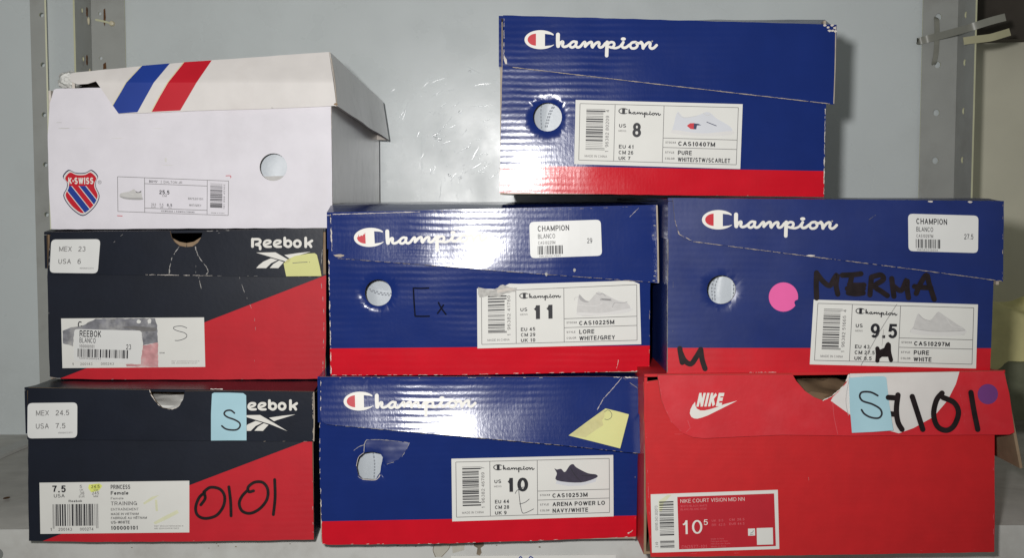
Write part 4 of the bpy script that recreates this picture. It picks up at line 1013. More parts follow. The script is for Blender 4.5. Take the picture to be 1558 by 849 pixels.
scuffs(k, [(490, 575), (700, 575), (975, 575)], 1.1, 63, 'card_torn', .45); scuffs(k, [(930, 574), (975, 575), (978, 600)], 1.5, 64, 'card_torn', .8); scuffs(k, [(946, 575), (930, 594), (918, 607), (908, 625)], .8, 65, 'card_torn', .95); scuffs(k, [(948, 575), (977, 596)], .5, 66, 'card_grey', .8)
scuffs(k, [(497, 646), (674, 662)], .9, 67, 'ink_pale', .6); scuffs(k, [(674, 662), (850, 677.5), (975, 690.5)], .7, 68, 'card_grey', .75); scuffs(k, [(488, 576), (488, 634)], 1.5, 69, 'card_torn', .6)
k.done('scuff', l10)
k = Ink(S10, .0001, 10); C = crop(470, 560, 2.938)
for P in ([(200, 370), (225, 352), (245, 345)], [(245, 370), (248, 340), (258, 322)], [(258, 322), (330, 322), (450, 335)], [(252, 338), (320, 340), (440, 338)], [(450, 335), (430, 375), (400, 412), (345, 432)], [(215, 480), (240, 498), (300, 500), (322, 475)]): scuffs(k, [tuple(p) for p in catmull(C(P), 4)], .7, int(P[0][0]), 'ink_pale', .85, length=(3, 9))
k.stroke(C([(225, 352), (246, 345)]), .8, 'ink_pale'); k.stroke(C([(246, 376), (249, 340), (258, 322)]), 1.1, 'ink_pale'); k.stroke(C([(212, 440), (222, 400), (245, 380)]), .7, 'card_torn'); k.stroke(C([(240, 499), (298, 501), (318, 478)]), 1.0, 'card_torn')
tf = C([(260, 324), (330, 324), (448, 336), (430, 375), (400, 410), (345, 430), (332, 402), (318, 382), (285, 373), (262, 374), (252, 350)])
bm = bmesh.new(); q0 = S10.pt(*C([(300, 330)])[0]); tS_ = Surf(fr10, .0004, lambda x, z: S10.warp(x, z)+max(0., .05*(q0.z-z))+.0003*mnoise.noise(Vector((x*150, z*150, 1))))
sheet(bm, tS_, [[tuple(p) for p in tf]], .0006, lambda x, y: 0, rim=1, inner=1, step=5); link('torn_flap', bm, ['blue_satin', 'card_torn'], box10, smooth=40, label='torn flap of board lifting above the round hole')
scuffs(k, [(486.5, 640), (487, 720), (490, 826)], 1.5, 71, 'card_torn', .6); scuffs(k, [(492, 828.5), (650, 828), (760, 825), (966, 817)], 1.2, 72, 'card_torn', .5); scuffs(k, [(966.5, 700), (966.5, 815)], .8, 73, 'card_grey', .4); scuffs(k, [(955, 812), (966, 806)], 1.6, 74, 'card_torn', .9)
k.done('scuff', b10)
C = crop(850, 600, 8.493)
nroot, nS, nP = note('paper_note', 'torn yellow paper note hanging aslant on the lid of the size 10 box', F10, C([(605, 185), (760, 222), (908, 262), (852, 480), (795, 703), (450, 615), (128, 535), (360, 362)]), 'note_yellow', 'yellow paper notes', dw=.0012)
k = Ink(nS, .0001, 8); k.poly(wobble(C([(603, 192), (590, 235), (592, 290), (560, 340), (578, 400), (470, 470), (350, 558), (132, 534)]), .5, 3, 4), 'note_glue'); k.done('glue_strip', nroot)
k = Ink(nS, .0003, 8); k.stroke(C([(592, 235), (625, 207), (665, 222), (688, 265), (672, 310), (630, 330), (592, 322)]), .7, 'pen'); k.done('pen_mark', nroot)

# ---- red box with big swoosh
def T2(P): return crop(960, 550, 2.605)(P)
hole_n = T2([(640, 52), (655, 78), (690, 118), (725, 142), (760, 155), (795, 140), (830, 110), (852, 82), (866, 50)])
flapN = T2([(105, 54), (400, 53)])+hole_n+T2([(1100, 44), (1478, 38), (1500, 130), (1518, 262), (1520, 282), (1500, 291), (1200, 293), (870, 296), (600, 292), (420, 300), (290, 306), (245, 301), (205, 285), (160, 240), (135, 190), (120, 150)])
flapN = [tuple(p) for p in flapN]
notchN = T2([(632, 74), (660, 100), (700, 140), (755, 165), (800, 150), (850, 110), (876, 76)])
bodyN = wobble(T2([(50, 82), (104, 74)])+notchN+T2([(1440, 70), (1441, 295), (1442, 600), (1440, 757), (800, 768), (330, 774), (78, 776), (60, 560)]), .3, 81, 16)
frN = frame_for((988, 847.5), (1512.5, 841), -.034, 0.9)
SN0 = Surf(frN); zN = SN0.pt(1260, 568.5).z
def fwN(x, z, f=wv(33, .0015, 9, 12, .0002)): return f(x, z)+.0012
boxN, SN, FN, bN, lN = make_box('shoe_box', 'all red shoe box with big black marker digits on its lid', 'shoe box', None, frN, bodyN, [], ['red_nike', 'card_inner', 'red_nike'], lambda x, y: 0, [],
    flapN, ['red_nike_lid', 'card_inner', 'red_nike'], .325, (zN-.0005, zN), SN0.pt(981, 700).x, SN0.pt(1512.5, 700).x, (.03, .061), flap_warp=fwN, body_warp=wv(34, .0005), lid_ext=.005, flap_top=[(1000, 570.5), (1528, 564.5)], seed=6, splay=(0, .013))
k = Ink(FN, .00012, 12)
wt = T2([(868, 49), (1100, 44.5), (1302, 41), (1288, 90), (1255, 155), (1200, 220), (1120, 265), (1062, 286), (960, 258), (870, 213), (792, 157), (800, 142), (832, 112), (855, 84)])
k.poly(wt, 'white_lid'); k.done('swoosh_panel', lN)
k = Ink(FN, .00016, 8); C = crop(980, 555, 6.79)
k.poly(C([(527, 385), (530, 425), (545, 455), (580, 474), (625, 474), (680, 462), (760, 437), (820, 412), (965, 372), (860, 425), (760, 475), (660, 525), (600, 547), (550, 560), (515, 557), (487, 540), (472, 505), (478, 465), (500, 420)]), 'ink_white')
NL = Lab(C([(540, 295), (850, 291), (832, 405), (540, 437)])); 
NL = Lab(C([(540, 293), (830, 293), (830, 430), (540, 436)])); NL.text(k, 'NIKE', -.01, 1.0, 1.0, .90, m='ink_white', bold=.045, shear=.11)
k.done('logo', lN)
k = Ink(FN, .0012, 10); C = crop(1190, 555, 4.234)
for P in ([(684, 212), (722, 214)], [(696, 318), (726, 320)], [(746, 196), (736, 290), (746, 370), (772, 418)], [(838, 206), (878, 330), (906, 418)], [(1030, 184), (994, 230), (976, 320), (1000, 398), (1058, 424), (1108, 392), (1136, 310), (1108, 246), (1036, 212)], [(1216, 180), (1236, 300), (1260, 418)]): k.stroke(C(P), 8.2, 'marker')
k.done('handwriting', boxN)
bm = bmesh.new(); sheet(bm, Surf(frN, FN.w+.0003, FN.warp), [circle(1503, 600, 15.4, 15.4, 32)], .0002, lambda x, y: 0, step=14); link('round_sticker', bm, ['dot_purple', 'dot_purple'], boxN, label='round purple sticker')
# printed size label
cN = [(990, 752.7), (1183.4, 745.8), (1185.7, 836), (991.9, 841.7)]
bm = bmesh.new(); sheet(bm, Surf(frN, .0003, SN.warp), [cN], .00024, lambda x, y: 0, step=18); LN = link('size_label', bm, ['label_paper', 'label_paper'], boxN)
lab = Lab(cN); k = Ink(SN, .00034)
k.poly([(1030.5, 756.7), (1177.8, 751.4), (1180.5, 831.5), (1033.2, 836.6)], 'label_red')
lab.text(k, 'NIKE COURT VISION MID NN', .232, .165, .062, .505, m='ink_white', bold=-.012); lab.text(k, 'WHITE/BLACK-WHITE', .232, .24, .035, .21, m='ink_pink'); lab.text(k, 'BLANC/BLANC-NOIR', .232, .295, .035, .205, m='ink_pink')
lab.text(k, '10', .245, .70, .235, .155, m='ink_white', bold=-.004); lab.text(k, '5', .412, .555, .095, .032, m='ink_white')
lab.text(k, 'UK  9.5', .475, .505, .04, .09, m='ink_pink'); lab.text(k, 'BR  42.5', .475, .578, .04, .105, m='ink_pink'); lab.text(k, 'CM  28.5', .612, .498, .04, .12, m='ink_pink', bold=.01); lab.text(k, 'EUR 44.5', .612, .57, .04, .12, m='ink_pink', bold=.01)
lab.text(k, 'DN3577-101', .235, .945, .055, .195, m='ink_pink'); 
for i in range(4): lab.text(k, ('Made in Asia', 'Fabrique en Asie', 'Hecho en Asia', 'Made in Asia')[i], .465, .808+.042*i, .026, (.10, .13, .15, .115)[i], m='ink_pink')
k.poly(lab.pl([(.826, .635), (.953, .635), (.953, .92), (.826, .92)]), 'label_paper'); k.poly(lab.pl([(.758, .64), (.813, .64), (.813, .76), (.758, .76)]), 'label_paper'); k.stroke(lab.pl([(.775, .72), (.795, .70), (.80, .67)]), .8, 'ink_grey'); k.stroke(lab.pl([(.772, .745), (.80, .735)]), .8, 'ink_grey')
k.done('printing', LN)
k = Ink(SN, .00034); 
k.poly(lab.pl([(.06, .12), (.13, .02), (.165, .02), (.1, .16), (.085, .3), (.06, .3)]), 'highlighter_faint')
lab.bars(k, .066, .13, .178, .72, 80, 41, 'v'); lab.bars(k, .066, .80, .178, .93, 22, 42, 'v'); lab.text(k, '00195 243 302073', .052, .62, .022, .42, m='ink_grey', rot=1); lab.text(k, '2 49', .05, .91, .022, .09, m='ink_grey', rot=1)
k.done('barcode', LN)
k = Ink(FN, .0001, 10); scuffs(k, T2([(110, 60), (125, 160), (160, 240), (205, 285)]), .7, 91, 'ink_pink', .5); scuffs(k, T2([(1515, 150), (1508, 285)]), 1.0, 92, 'ink_pink', .5); scuffs(k, T2([(1300, 110), (1320, 200), (1322, 280)]), .5, 93, 'ink_pink', .7); scuffs(k, T2([(225, 235), (235, 265), (215, 285)]), .6, 94, 'ink_pink', .9)
k.stroke(T2([(800, 160), (805, 220), (820, 290)]), .6, 'ink_pink'); k.stroke(T2([(868, 55), (852, 150), (862, 215)]), .8, 'photo_mid')
scuffs(k, hole_n[4:], 1.4, 95, 'ink_white', .95, length=(6, 14)); k.done('scuff', lN)
k = Ink(SN, .0001, 14); scuffs(k, T2([(60, 290), (330, 288)]), .7, 96, 'ink_pink', .55, length=(6, 30)); scuffs(k, T2([(90, 766), (700, 757), (1436, 748)]), .8, 97, 'ink_pink', .45, length=(6, 30)); scuffs(k, T2([(1436, 300), (1437, 750)]), 1.0, 98, 'ink_pink', .5); scuffs(k, T2([(56, 100), (64, 400), (80, 760)]), 1.0, 99, 'ink_pink', .5); scuffs(k, T2([(704, 460), (705, 476)]), .6, 100, 'ink_pale', .9); scuffs(k, T2([(60, 84), (104, 77)]), 1.2, 101, 'card_torn', .5); k.done('scuff', bN)
nroot, nS, nP = note('paper_note', 'pale blue paper note marked S on the lid of the all red box', FN, T2([(864, 66), (935, 60), (1000, 59), (1012, 64), (1024, 170), (1040, 274), (960, 280), (876, 284), (868, 190)]), 'note_blue', 'pale blue paper notes', dw=.0008, curl=lambda x, z: .0022*max(0., (-x-.012)/.02))
k = Ink(nS, .0002, 8); C = crop(1190, 555, 4.234); k.stroke(C([(616, 200), (570, 178), (515, 178), (500, 205), (520, 235), (580, 255), (630, 285), (642, 320), (620, 345), (570, 340), (530, 318), (512, 292)]), 2.9, 'ink_black'); k.done('handwriting', nroot)
crumple('crumpled brown packing paper inside the all red box, seen through its lid hole', frN, (SN0.pt(1250, 640).x, .055, .068), (.045, .035, .02), 4, 'brown_paper', 'packing_paper', 'packing paper')

# ---- dark navy and red boxes with the thumb hole in the lid
def vec_logo(ink, T, word=True, skipR=False):
    W_ = 34*T.s
    st = lambda P, w=34, c=False: ink.stroke(T(P), w*T.s, 'ink_white', 5, c)
    if not skipR:
        st([(556, 164), (556, 258)], 38); st([(556, 165), (630, 164), (656, 180), (654, 206), (630, 224), (600, 232), (636, 242), (655, 262), (656, 292)], 34)
    for dx in (0, 133):
        if skipR and dx == 0: st([(800+dx, 261), (760, 262)], 30); 
        st([(796+dx, 262), (738+dx, 262), (708+dx, 240), (712+dx, 204), (740+dx, 182), (786+dx, 184), (790+dx, 204), (760+dx, 222), (726+dx, 232)], 30)
    st([(980, 148), (980, 240)], 36); st(circle(1024, 222, 40, 40, 14), 34, True)
    st(circle(1146, 222, 41, 41, 14), 34, True)
    st([(1256, 148), (1256, 262)], 36); st([(1278, 222), (1305, 206), (1338, 184)], 34); st([(1278, 222), (1310, 236), (1326, 262)], 34)
    ink.poly(T([(603, 340), (858, 336), (1035, 438), (1215, 548), (985, 455), (760, 388)]), 'ink_white'); ink.poly(T([(975, 372), (1150, 346), (1322, 328), (1080, 402), (1042, 418)]), 'ink_white')
    ink.poly(T([(605, 545), (640, 505), (700, 458), (800, 414), (888, 438), (800, 480), (735, 545)]), 'ink_white'); ink.poly(T([(783, 543), (830, 490), (905, 444), (968, 466), (895, 545)]), 'ink_white')
class Tf:
    def __init__(s, ox, oy, k): s.ox, s.oy, s.k = ox, oy, k; s.s = 1/k
    def __call__(s, P): return [(s.ox+x/s.k, s.oy+y/s.k) for x, y in P]
def dark_box(label, bl, br, y, body, flap, diag, seed, depth, uLpx, uRpx, zpx, fb, flap_top, yaw=0, fw=None, in_notch=None):
    fr = frame_for(bl, br, y, yaw); S0 = Surf(fr); z = S0.pt(*zpx).z; ub = below(*diag)
    return (fr,)+make_box('shoe_box', label, 'shoe box', G_DARK, fr, body, [], ['navy_matte', 'card_inner', 'navy_matte', 'red_matte'], lambda x, yy: 1 if in_notch and in_notch(x, yy) else (3 if ub(x, yy) else 0), [diag], flap, ['navy_lid', 'card_inner', 'navy_lid'],
        depth, (z, z), S0.pt(*uLpx).x, S0.pt(*uRpx).x, fb, flap_warp=fw or wv(seed, .0012, 8, 14, .0002), body_warp=wv(seed+1, .0007), flap_top=flap_top, seed=seed, lid_ext=.0012)
def size_sticker(surf, root, corners, l1, l2, r=7):
    lab = Lab(corners); bm = bmesh.new(); sheet(bm, Surf(surf.fr, surf.w+.0003, surf.warp), [rounded(corners, r)], .00024, lambda x, y: 0, step=16); L = link('size_sticker', bm, ['sticker_paper', 'sticker_paper'], root)
    k = Ink(surf, .00036)
    lab.text(k, 'MEX', .17, .36, .15, .26, m='ink_grey'); lab.text(k, l1, .565, .36, .15, .063*len(l1)+.02, m='ink_grey'); lab.text(k, 'USA', .17, .73, .15, .26, m='ink_grey'); lab.text(k, l2, .565, .73, .15, .063*len(l2)+.01 if len(l2) > 1 else .07, m='ink_grey'); lab.text(k, '0000013371', .62, .875, .045, .28, m='ink_grey')
    k.done('printing', L)

# upper dark box
C3 = crop(0, 330, 3.116)
holeU = C3([(805, 66), (812, 95), (828, 120), (850, 137), (880, 143), (912, 140), (938, 122), (955, 95), (962, 68)])
flapU = [tuple(p) for p in C3([(240, 72), (520, 68)])+holeU+C3([(1250, 61), (1532, 56), (1530, 170), (1522, 284), (1200, 283), (900, 277), (500, 273), (232, 274), (234, 170)])]
notchU = C3([(800, 88), (815, 100), (850, 118), (885, 124), (920, 117), (950, 98), (966, 86)])
bodyU = wobble(C3([(236, 90)])+notchU+C3([(1530, 80), (1546, 290), (1545, 600), (1537, 768), (1000, 772), (500, 772), (290, 768), (236, 758), (228, 480), (224, 285)]), .35, 101, 14)
frU, boxU, SU, FU, bU, lU = dark_box('dark navy and red shoe box with stapled yellow note, under the white box', (75, 577.5), (493, 577), .036, bodyU, flapU,
    ((93, 575.5), (484.6, 423)), 7, .31, (73.5, 500), (494.5, 500), (300, 346.5), (.028, .032), [(77, 353), (491.7, 348)], in_notch=lambda x, y: 256 < x < 311 and y < 379)
k = Ink(FU, .00012, 10); vec_logo(k, Tf(320, 345, 8.656)); k.done('logo', lU)
size_sticker(FU, boxU, C3([(243, 107), (476, 105), (463, 268), (235, 265)]), '23', '6')
k = Ink(FU, .0001, 10)
for P, w, dn in (([(850, 140), (815, 195), (800, 275)], 1.1, .85), ([(925, 140), (940, 185), (985, 250), (975, 275)], 1.3, .9), ([(930, 150), (928, 270)], .6, .5), ([(475, 190), (530, 130), (590, 75)], .7, .6), ([(940, 80), (1160, 70)], .7, .5), ([(970, 68), (1090, 64)], 1.0, .7), ([(235, 110), (232, 270)], 1.2, .6)): scuffs(k, [tuple(p) for p in catmull(C3(P), 4)], w, int(P[0][0]), 'ink_pale', dn, length=(3, 10))
scuffs(k, C3([(236, 272), (800, 276)]), .6, 103, 'ink_grey', .3); scuffs(k, C3([(690, 274), (1010, 279)]), 1.0, 104, 'card_torn', .75); scuffs(k, C3([(1010, 279), (1520, 283)]), .6, 105, 'ink_pale', .5); scuffs(k, C3([(1528, 150), (1520, 280)]), 1.4, 106, 'ink_pale', .6); scuffs(k, C3([(245, 74), (800, 67)]), .8, 107, 'card_grey', .4)
k.done('scuff', lU)
k = Ink(SU, .0001, 10)
for P, w, dn in (([(942, 285), (955, 345)], .8, .9), ([(1135, 285), (1160, 360), (1205, 460)], .7, .7), ([(1205, 460), (1212, 560), (1206, 690)], .7, .55), ([(1520, 290), (1535, 460), (1530, 740)], 1.2, .6), ([(240, 762), (290, 768)], 1.3, .8), ([(430, 771), (900, 772), (1530, 769)], .8, .4), ([(228, 300), (232, 470)], .8, .4)): scuffs(k, [tuple(p) for p in catmull(C3(P), 4)], w, int(P[0][0])+1, 'ink_pale', dn, length=(3, 12))
k.done('scuff', bU)
cU = [(93, 484.7), (310.4, 483), (312.3, 558.5), (95, 560.4)]
bm = bmesh.new(); sheet(bm, Surf(frU, .0003, SU.warp), [cU], .00024, lambda x, y: 0, step=18); LU = link('size_label', bm, ['label_paper', 'label_paper'], boxU, label='white label smeared grey and red with a price sticker over it')
lab = Lab(cU); k = Ink(SU, .00034, 12); Cq = crop(85, 475, 6.492)
k.poly(wobble(Cq([(65, 185), (150, 150), (270, 130), (390, 66), (980, 62), (1002, 130), (1008, 300), (860, 330), (850, 200), (180, 200), (170, 340), (70, 310)]), .6, 5, 4), 'smudge_grey')
k.poly(wobble(Cq([(858, 330), (1008, 300), (1012, 545), (700, 540), (690, 515), (840, 515)]), .6, 6, 4), 'smudge_red')
k.poly(wobble(Cq([(650, 150), (760, 135), (1000, 160), (990, 185), (860, 190)]), .5, 7, 4), 'ink_grey'); k.poly(blob(*Cq([(820, 95)])[0], 3.5, 3, 3), 'label_paper'); k.poly(blob(*Cq([(925, 90)])[0], 3, 4, 4), 'label_paper')
k.stroke(Cq([(250, 100), (232, 97), (222, 118), (224, 140)]), 1.6, 'ink_black'); k.stroke(Cq([(246, 135), (258, 140)]), 1.2, 'ink_black')
lab.text(k, 'NAM', .683, .725, .032, .034, m='ink_black'); lab.text(k, '1', .068, .945, .05, .01, m='ink_grey'); lab.text(k, '200143', .125, .945, .05, .085, m='ink_grey'); lab.text(k, '000243', .27, .945, .05, .09, m='ink_grey')
lab.text(k, 'REF 000000043000230 6', .765, .895, .03, .195, m='ink_pale'); lab.text(k, 'MB 000000004112237', .765, .935, .03, .18, m='ink_pale')
k.stroke(Cq([(1296, 158), (1240, 138), (1172, 145), (1164, 165), (1200, 185), (1270, 205), (1294, 235), (1270, 262), (1215, 280), (1175, 280)]), .9, 'pen')
k.done('printing', LU)
cs = C3([(352, 532), (672, 540), (668, 697), (350, 685)]); lab = Lab(cs); bm = bmesh.new(); sheet(bm, Surf(frU, .0007, SU.warp), [rounded(cs, 5)], .00024, lambda x, y: 0, step=18); PS = link('price_sticker', bm, ['sticker_paper', 'sticker_paper'], boxU)
k = Ink(SU, .00078); lab.text(k, 'REEBOK', .08, .235, .20, .32, bold=.012); lab.text(k, 'BLANCO', .08, .42, .155, .24); lab.text(k, '100000101', .08, .575, .10, .22, m='ink_grey', bold=.01); lab.text(k, '23', .775, .585, .16, .072); lab.text(k, '1200143000243', .08, .925, .06, .32, m='ink_grey'); k.done('printing', PS)
k = Ink(SU, .00078); lab.bars(k, .055, .605, .81, .86, 110, 77, 'u'); k.done('barcode', PS)
Cn = crop(320, 345, 8.656)
nroot, nS, nP = note('paper_note', 'yellow paper note stapled over the white logo on the creased dark lid', FU, Cn([(965, 482), (1010, 435), (1110, 385), (1290, 352), (1375, 348), (1404, 370), (1440, 520), (1464, 650), (1220, 651), (1000, 654), (980, 560)]), 'note_yellow', 'yellow paper notes', dw=.0008)
k = Ink(nS, .0003, 8); k.stroke(Cn([(1082, 478), (1180, 470), (1280, 465)]), .9, 'ink_grey'); k.poly(Cn([(1302, 462), (1310, 462), (1310, 470), (1302, 470)]), 'pen'); k.done('staple', nroot)
k = Ink(nS, .00012, 8); k.poly(Cn([(968, 480), (1012, 436), (1060, 412), (1040, 460), (990, 484)]), 'note_glue'); k.done('glue_strip', nroot)

# lower dark box
C4 = crop(0, 570, 3.044)
holeL = C4([(692, 72), (700, 95), (722, 128), (750, 155), (790, 163), (825, 152), (848, 115), (856, 78)])
bar = C4([(712, 62)])
flapL = [tuple(p) for p in C4([(130, 62), (400, 66)])+holeL+C4([(1100, 76), (1456, 80), (1458, 200), (1456, 311), (1100, 309), (600, 305), (126, 301), (127, 180)])]
notchL = C4([(680, 88), (705, 128), (740, 158), (790, 172), (830, 160), (856, 120), (868, 90)])
bodyL = wobble(C4([(131, 75)])+notchL+C4([(1450, 92), (1446, 315), (1450, 560), (1453, 766), (900, 775), (400, 777), (134, 772), (130, 500)]), .3, 111, 16)
frL, boxL, SL, FL, bL, lL = dark_box('dark navy and red shoe box marked 0101 in black marker', (42.5, 824), (477.5, 822), .0, bodyL, flapL, ((67.3, 823), (460, 673.5)), 9, .33, (43, 700), (476, 700), (260, 591.5), (.030, .031), [(42.7, 590.4), (478.3, 596.3)], yaw=0.3)
k = Ink(FL, .00012, 10); vec_logo(k, Tf(296.2, 592.8, 8.62), skipR=True); k.done('logo', lL)
size_sticker(FL, boxL, [(42, 613.7), (117.6, 612.7), (117.3, 666.5), (41.6, 667.6)], '24.5', '7.5')
k = Ink(FL, .0001, 10)
scuffs(k, C4([(130, 64), (690, 68)]), .6, 113, 'ink_grey', .35); scuffs(k, C4([(975, 68), (1035, 68)]), 1.2, 114, 'ink_white', .9); scuffs(k, C4([(870, 74), (1450, 80)]), .8, 115, 'ink_grey', .4); scuffs(k, C4([(1447, 90), (1450, 200), (1452, 308)]), 1.6, 116, 'card_grey', .7); k.stroke(C4([(1453, 84), (1455, 200), (1453, 308)]), 1.6, 'card_grey'); scuffs(k, C4([(1150, 310), (1456, 311)]), 1.0, 117, 'card_grey', .5); scuffs(k, C4([(130, 302), (900, 307)]), .5, 118, 'ink_grey', .25)
scuffs(k, holeL, 1.2, 119, 'card_torn', .7); k.done('scuff', lL)
k = Ink(SL, .0001, 10); scuffs(k, C4([(1432, 320), (1446, 480), (1450, 755)]), 1.2, 121, 'ink_pale', .5); scuffs(k, C4([(140, 772), (800, 773), (1448, 765)]), .9, 122, 'card_grey', .35); k.done('scuff', bL)
cL = [(60, 735), (288, 732), (288, 810.8), (61.4, 813)]
bm = bmesh.new(); sheet(bm, Surf(frL, .0003, SL.warp), [cL], .00024, lambda x, y: 0, step=18); LL = link('size_label', bm, ['label_paper', 'label_paper'], boxL)
lab = Lab(cL); k = Ink(SL, .00034, 14)
k.poly(lab.pl([(.33, .05), (.40, .03), (.42, .08), (.395, .17), (.345, .2), (.325, .12)]), 'highlighter')
for P in ([(.69, .42), (.75, .30), (.8, .27), (.77, .33), (.70, .45)], [(.76, .80), (.82, .7), (.92, .56), (.93, .62), (.85, .74), (.77, .84)], [(.77, .36), (.785, .36), (.79, .58), (.775, .58)]): k.poly(lab.pl(P), 'highlighter_faint')
lab.text(k, '7.5', .085, .195, .135, .09, bold=.02); lab.text(k, 'USA', .095, .295, .07, .072, m='ink_black')
lab.text(k, '5', .268, .115, .06, .016, m='ink_grey'); lab.text(k, 'UK', .268, .17, .04, .024, m='ink_grey'); lab.text(k, '38', .268, .245, .06, .03, m='ink_grey'); lab.text(k, 'EUR', .262, .30, .04, .038, m='ink_grey')
lab.text(k, '24.5', .345, .12, .06, .056, m='ink_black'); lab.text(k, 'CM', .362, .175, .04, .026, m='ink_grey'); lab.text(k, '245', .35, .245, .06, .046, m='ink_grey'); lab.text(k, 'MM', .36, .298, .04, .03, m='ink_grey')
lab.text(k, 'Reebok', .193, .388, .045, .09, m='ink_black', bold=.01)
for s, v, h, w, mm, bd in (('PRINCESS', .145, .085, .13, 'ink_black', .014), ('Female', .255, .07, .118, 'ink_black', .014), ('Female', .345, .045, .085, 'ink_grey', 0), ('TRAINING', .46, .075, .175, 'ink_grey', .006), ('ENTRAÎNEMENT', .562, .05, .185, 'ink_grey', 0), ('MADE IN VIETNAM', .65, .045, .185, 'ink_black', 0), ('FABRIQUÉ AU VIÊTNAM', .728, .045, .24, 'ink_black', 0), ('US-WHITE', .815, .055, .125, 'ink_black', .01), ('100000101', .935, .075, .178, 'ink_black', .014)): lab.text(k, s, .475, v, h, w, m=mm, bold=bd)
lab.text(k, 'REF 000143720004000 6', .765, .885, .028, .195, m='ink_pale'); lab.text(k, 'MB 00000000411223', .765, .93, .028, .165, m='ink_pale')
lab.text(k, '1', .068, .945, .06, .008, m='ink_grey'); lab.text(k, '200143', .122, .945, .06, .09, m='ink_grey'); lab.text(k, '000274', .266, .945, .06, .09, m='ink_grey')
k.done('printing', LL); k = Ink(SL, .00034, 14); lab.bars(k, .085, .425, .395, .85, 95, 55, 'u', guard=True); k.done('barcode', LL)
k = Ink(SL, .0003, 12)
for P in ([(944, 545), (950, 575), (930, 605)], [(948, 548), (922, 572), (906, 618), (916, 654), (952, 668), (1002, 654), (1034, 612), (1040, 565), (1018, 532), (974, 524), (944, 545)], [(1060, 522), (1068, 590), (1070, 656)], [(1174, 540), (1152, 544), (1150, 522), (1180, 500), (1218, 502), (1240, 534), (1236, 580), (1204, 622), (1160, 644), (1122, 634), (1108, 600), (1120, 566), (1148, 536)], [(1272, 488), (1274, 570), (1266, 650)]): k.stroke(C4(P), 4.6, 'marker')
k.done('handwriting', boxL)
nroot, nS, nP = note('paper_note', 'pale blue paper note marked S on the dark lid of the 0101 box', FL, [(322.5, 599.5), (326, 597.7), (348, 597.7), (370, 598.5), (374.5, 602), (375, 640), (375, 670.5), (348, 670.5), (321, 670.8), (321, 630)], 'note_blue', 'pale blue paper notes', dw=.0007)
k = Ink(nS, .0002, 8); k.stroke(crop(300, 570, 6.53)([(370, 384), (335, 358), (288, 362), (268, 392), (300, 424), (370, 450), (420, 482), (424, 520), (390, 550), (330, 552), (280, 540), (245, 512)]), 2.6, 'ink_black'); k.done('handwriting', nroot)

# ---- white box with striped lid
C1 = crop(0, 50, 2.83); Cz = crop(80, 80, 6.232)
bodyW = wobble([(86, 134.5), (150, 133), (220, 133), (508, 133), (503.5, 165), (504.5, 230), (505.5, 300), (505, 346.8), (300, 347.5), (90, 349), (78, 348.5), (74, 280), (72.5, 205), (76, 156), (82, 136)], .3, 131, 14)
frW = frame_for((77.7, 348.8), (505, 346.8), .040, 0.0); SW0 = Surf(frW)
boxW = thing('shoe_box', frW, 'white shoe box with blue and red stripes on its lid', 'shoe box')
SW = Surf(frW, 0, wv(51, .0013, 8, 10, .00015)); bm = bmesh.new(); t = .0016
sheet(bm, SW, [bodyW, wobble(circle(416, 254, 21), .3, 9, 5)], t, lambda x, y: 0, rim=1, inner=1)
uL, uR = SW0.pt(75, 250).x, SW0.pt(504.8, 250).x; zt = SW0.pt(300, 137).z; dW = .30
def dW_w(q, u, v): return Vector((.0012*mnoise.noise(q*11), 0, 0))
slab(bm, [(uL, dW, 0), (uL, .002, 0), (uL, .002, zt), (uL, dW, zt)], t, (2, 1, 1), 8, 3); slab(bm, [(uR, .002, 0), (uR, dW, 0), (uR, dW, zt), (uR, .002, zt)], t, (3, 1, 1), 14, 6)
slab(bm, [(uR-t, dW, 0), (uL+t, dW, 0), (uL+t, dW, zt), (uR-t, dW, zt)], t, (2, 1, 1)); slab(bm, [(uL+t, dW-t, .0003), (uR-t, dW-t, .0003), (uR-t, .002, .0003), (uL+t, .002, .0003)], t, (2, 1, 1))
bW = link('body', bm, ['white_box', 'card_torn', 'white_box', 'white_side'], boxW, smooth=35)
# lid: front flap folded along a crease, upper part leaning back, right wall
lean = .42; zc = SW0.pt(300, 125).z
def fwW(x, z, f=wv(52, .0008, 8, 10)): return .0036+f(x, z)-lean*max(0., z-zc)
FW_ = Surf(frW, .0, fwW)
bm = bmesh.new(); flapW = wobble(list(Cz([(410, 268), (625, 576)]))+[(240, 170.5), (300, 168), (420, 164.5), (511.5, 160.5), (508, 130), (500.5, 78.5), (322, 91), (205, 101), (113.5, 109.8), (107, 112), (106.5, 123), (118, 128), (133, 127)], .25, 132, 12)
sheet(bm, FW_, [flapW], .0018, lambda x, y: 0, rim=1, inner=1, step=7, lines=(((0, 125), (600, 125)),))
# right wall of the lid: from the front corner back, flaring outwards; top panel joins them
pA = FW_.pt(500.5, 78.5); pB = FW_.pt(511.5, 160.5)
back = frW.i @ at_y(583, 155, .040+.285); backb = frW.i @ at_y(592, 213, .040+.285); backl = frW.i @ at_y(168, 150, .040+.285); frl = FW_.pt(109, 111)
slab(bm, [pB+Vector((.0006, .002, 0)), backb, back, pA+Vector((.0006, .0015, 0))], .0018, (2, 1, 1), 12, 4, warp=lambda q, u, v: Vector((.0015*mnoise.noise(q*16)*math.sin(math.pi*u), 0, 0)))
slab(bm, [frl+Vector((0, .002, -.0005)), pA+Vector((0, .002, -.0005)), back+Vector((-.0005, 0, -.0005)), backl], .0018, (0, 1, 1), 10, 10)
slab(bm, [backb+Vector((-.002, 0, 0)), backl+Vector((0, 0, -.03)), backl+Vector((0, 0, -.002)), back+Vector((-.002, 0, -.001))], .0018, (0, 1, 1))
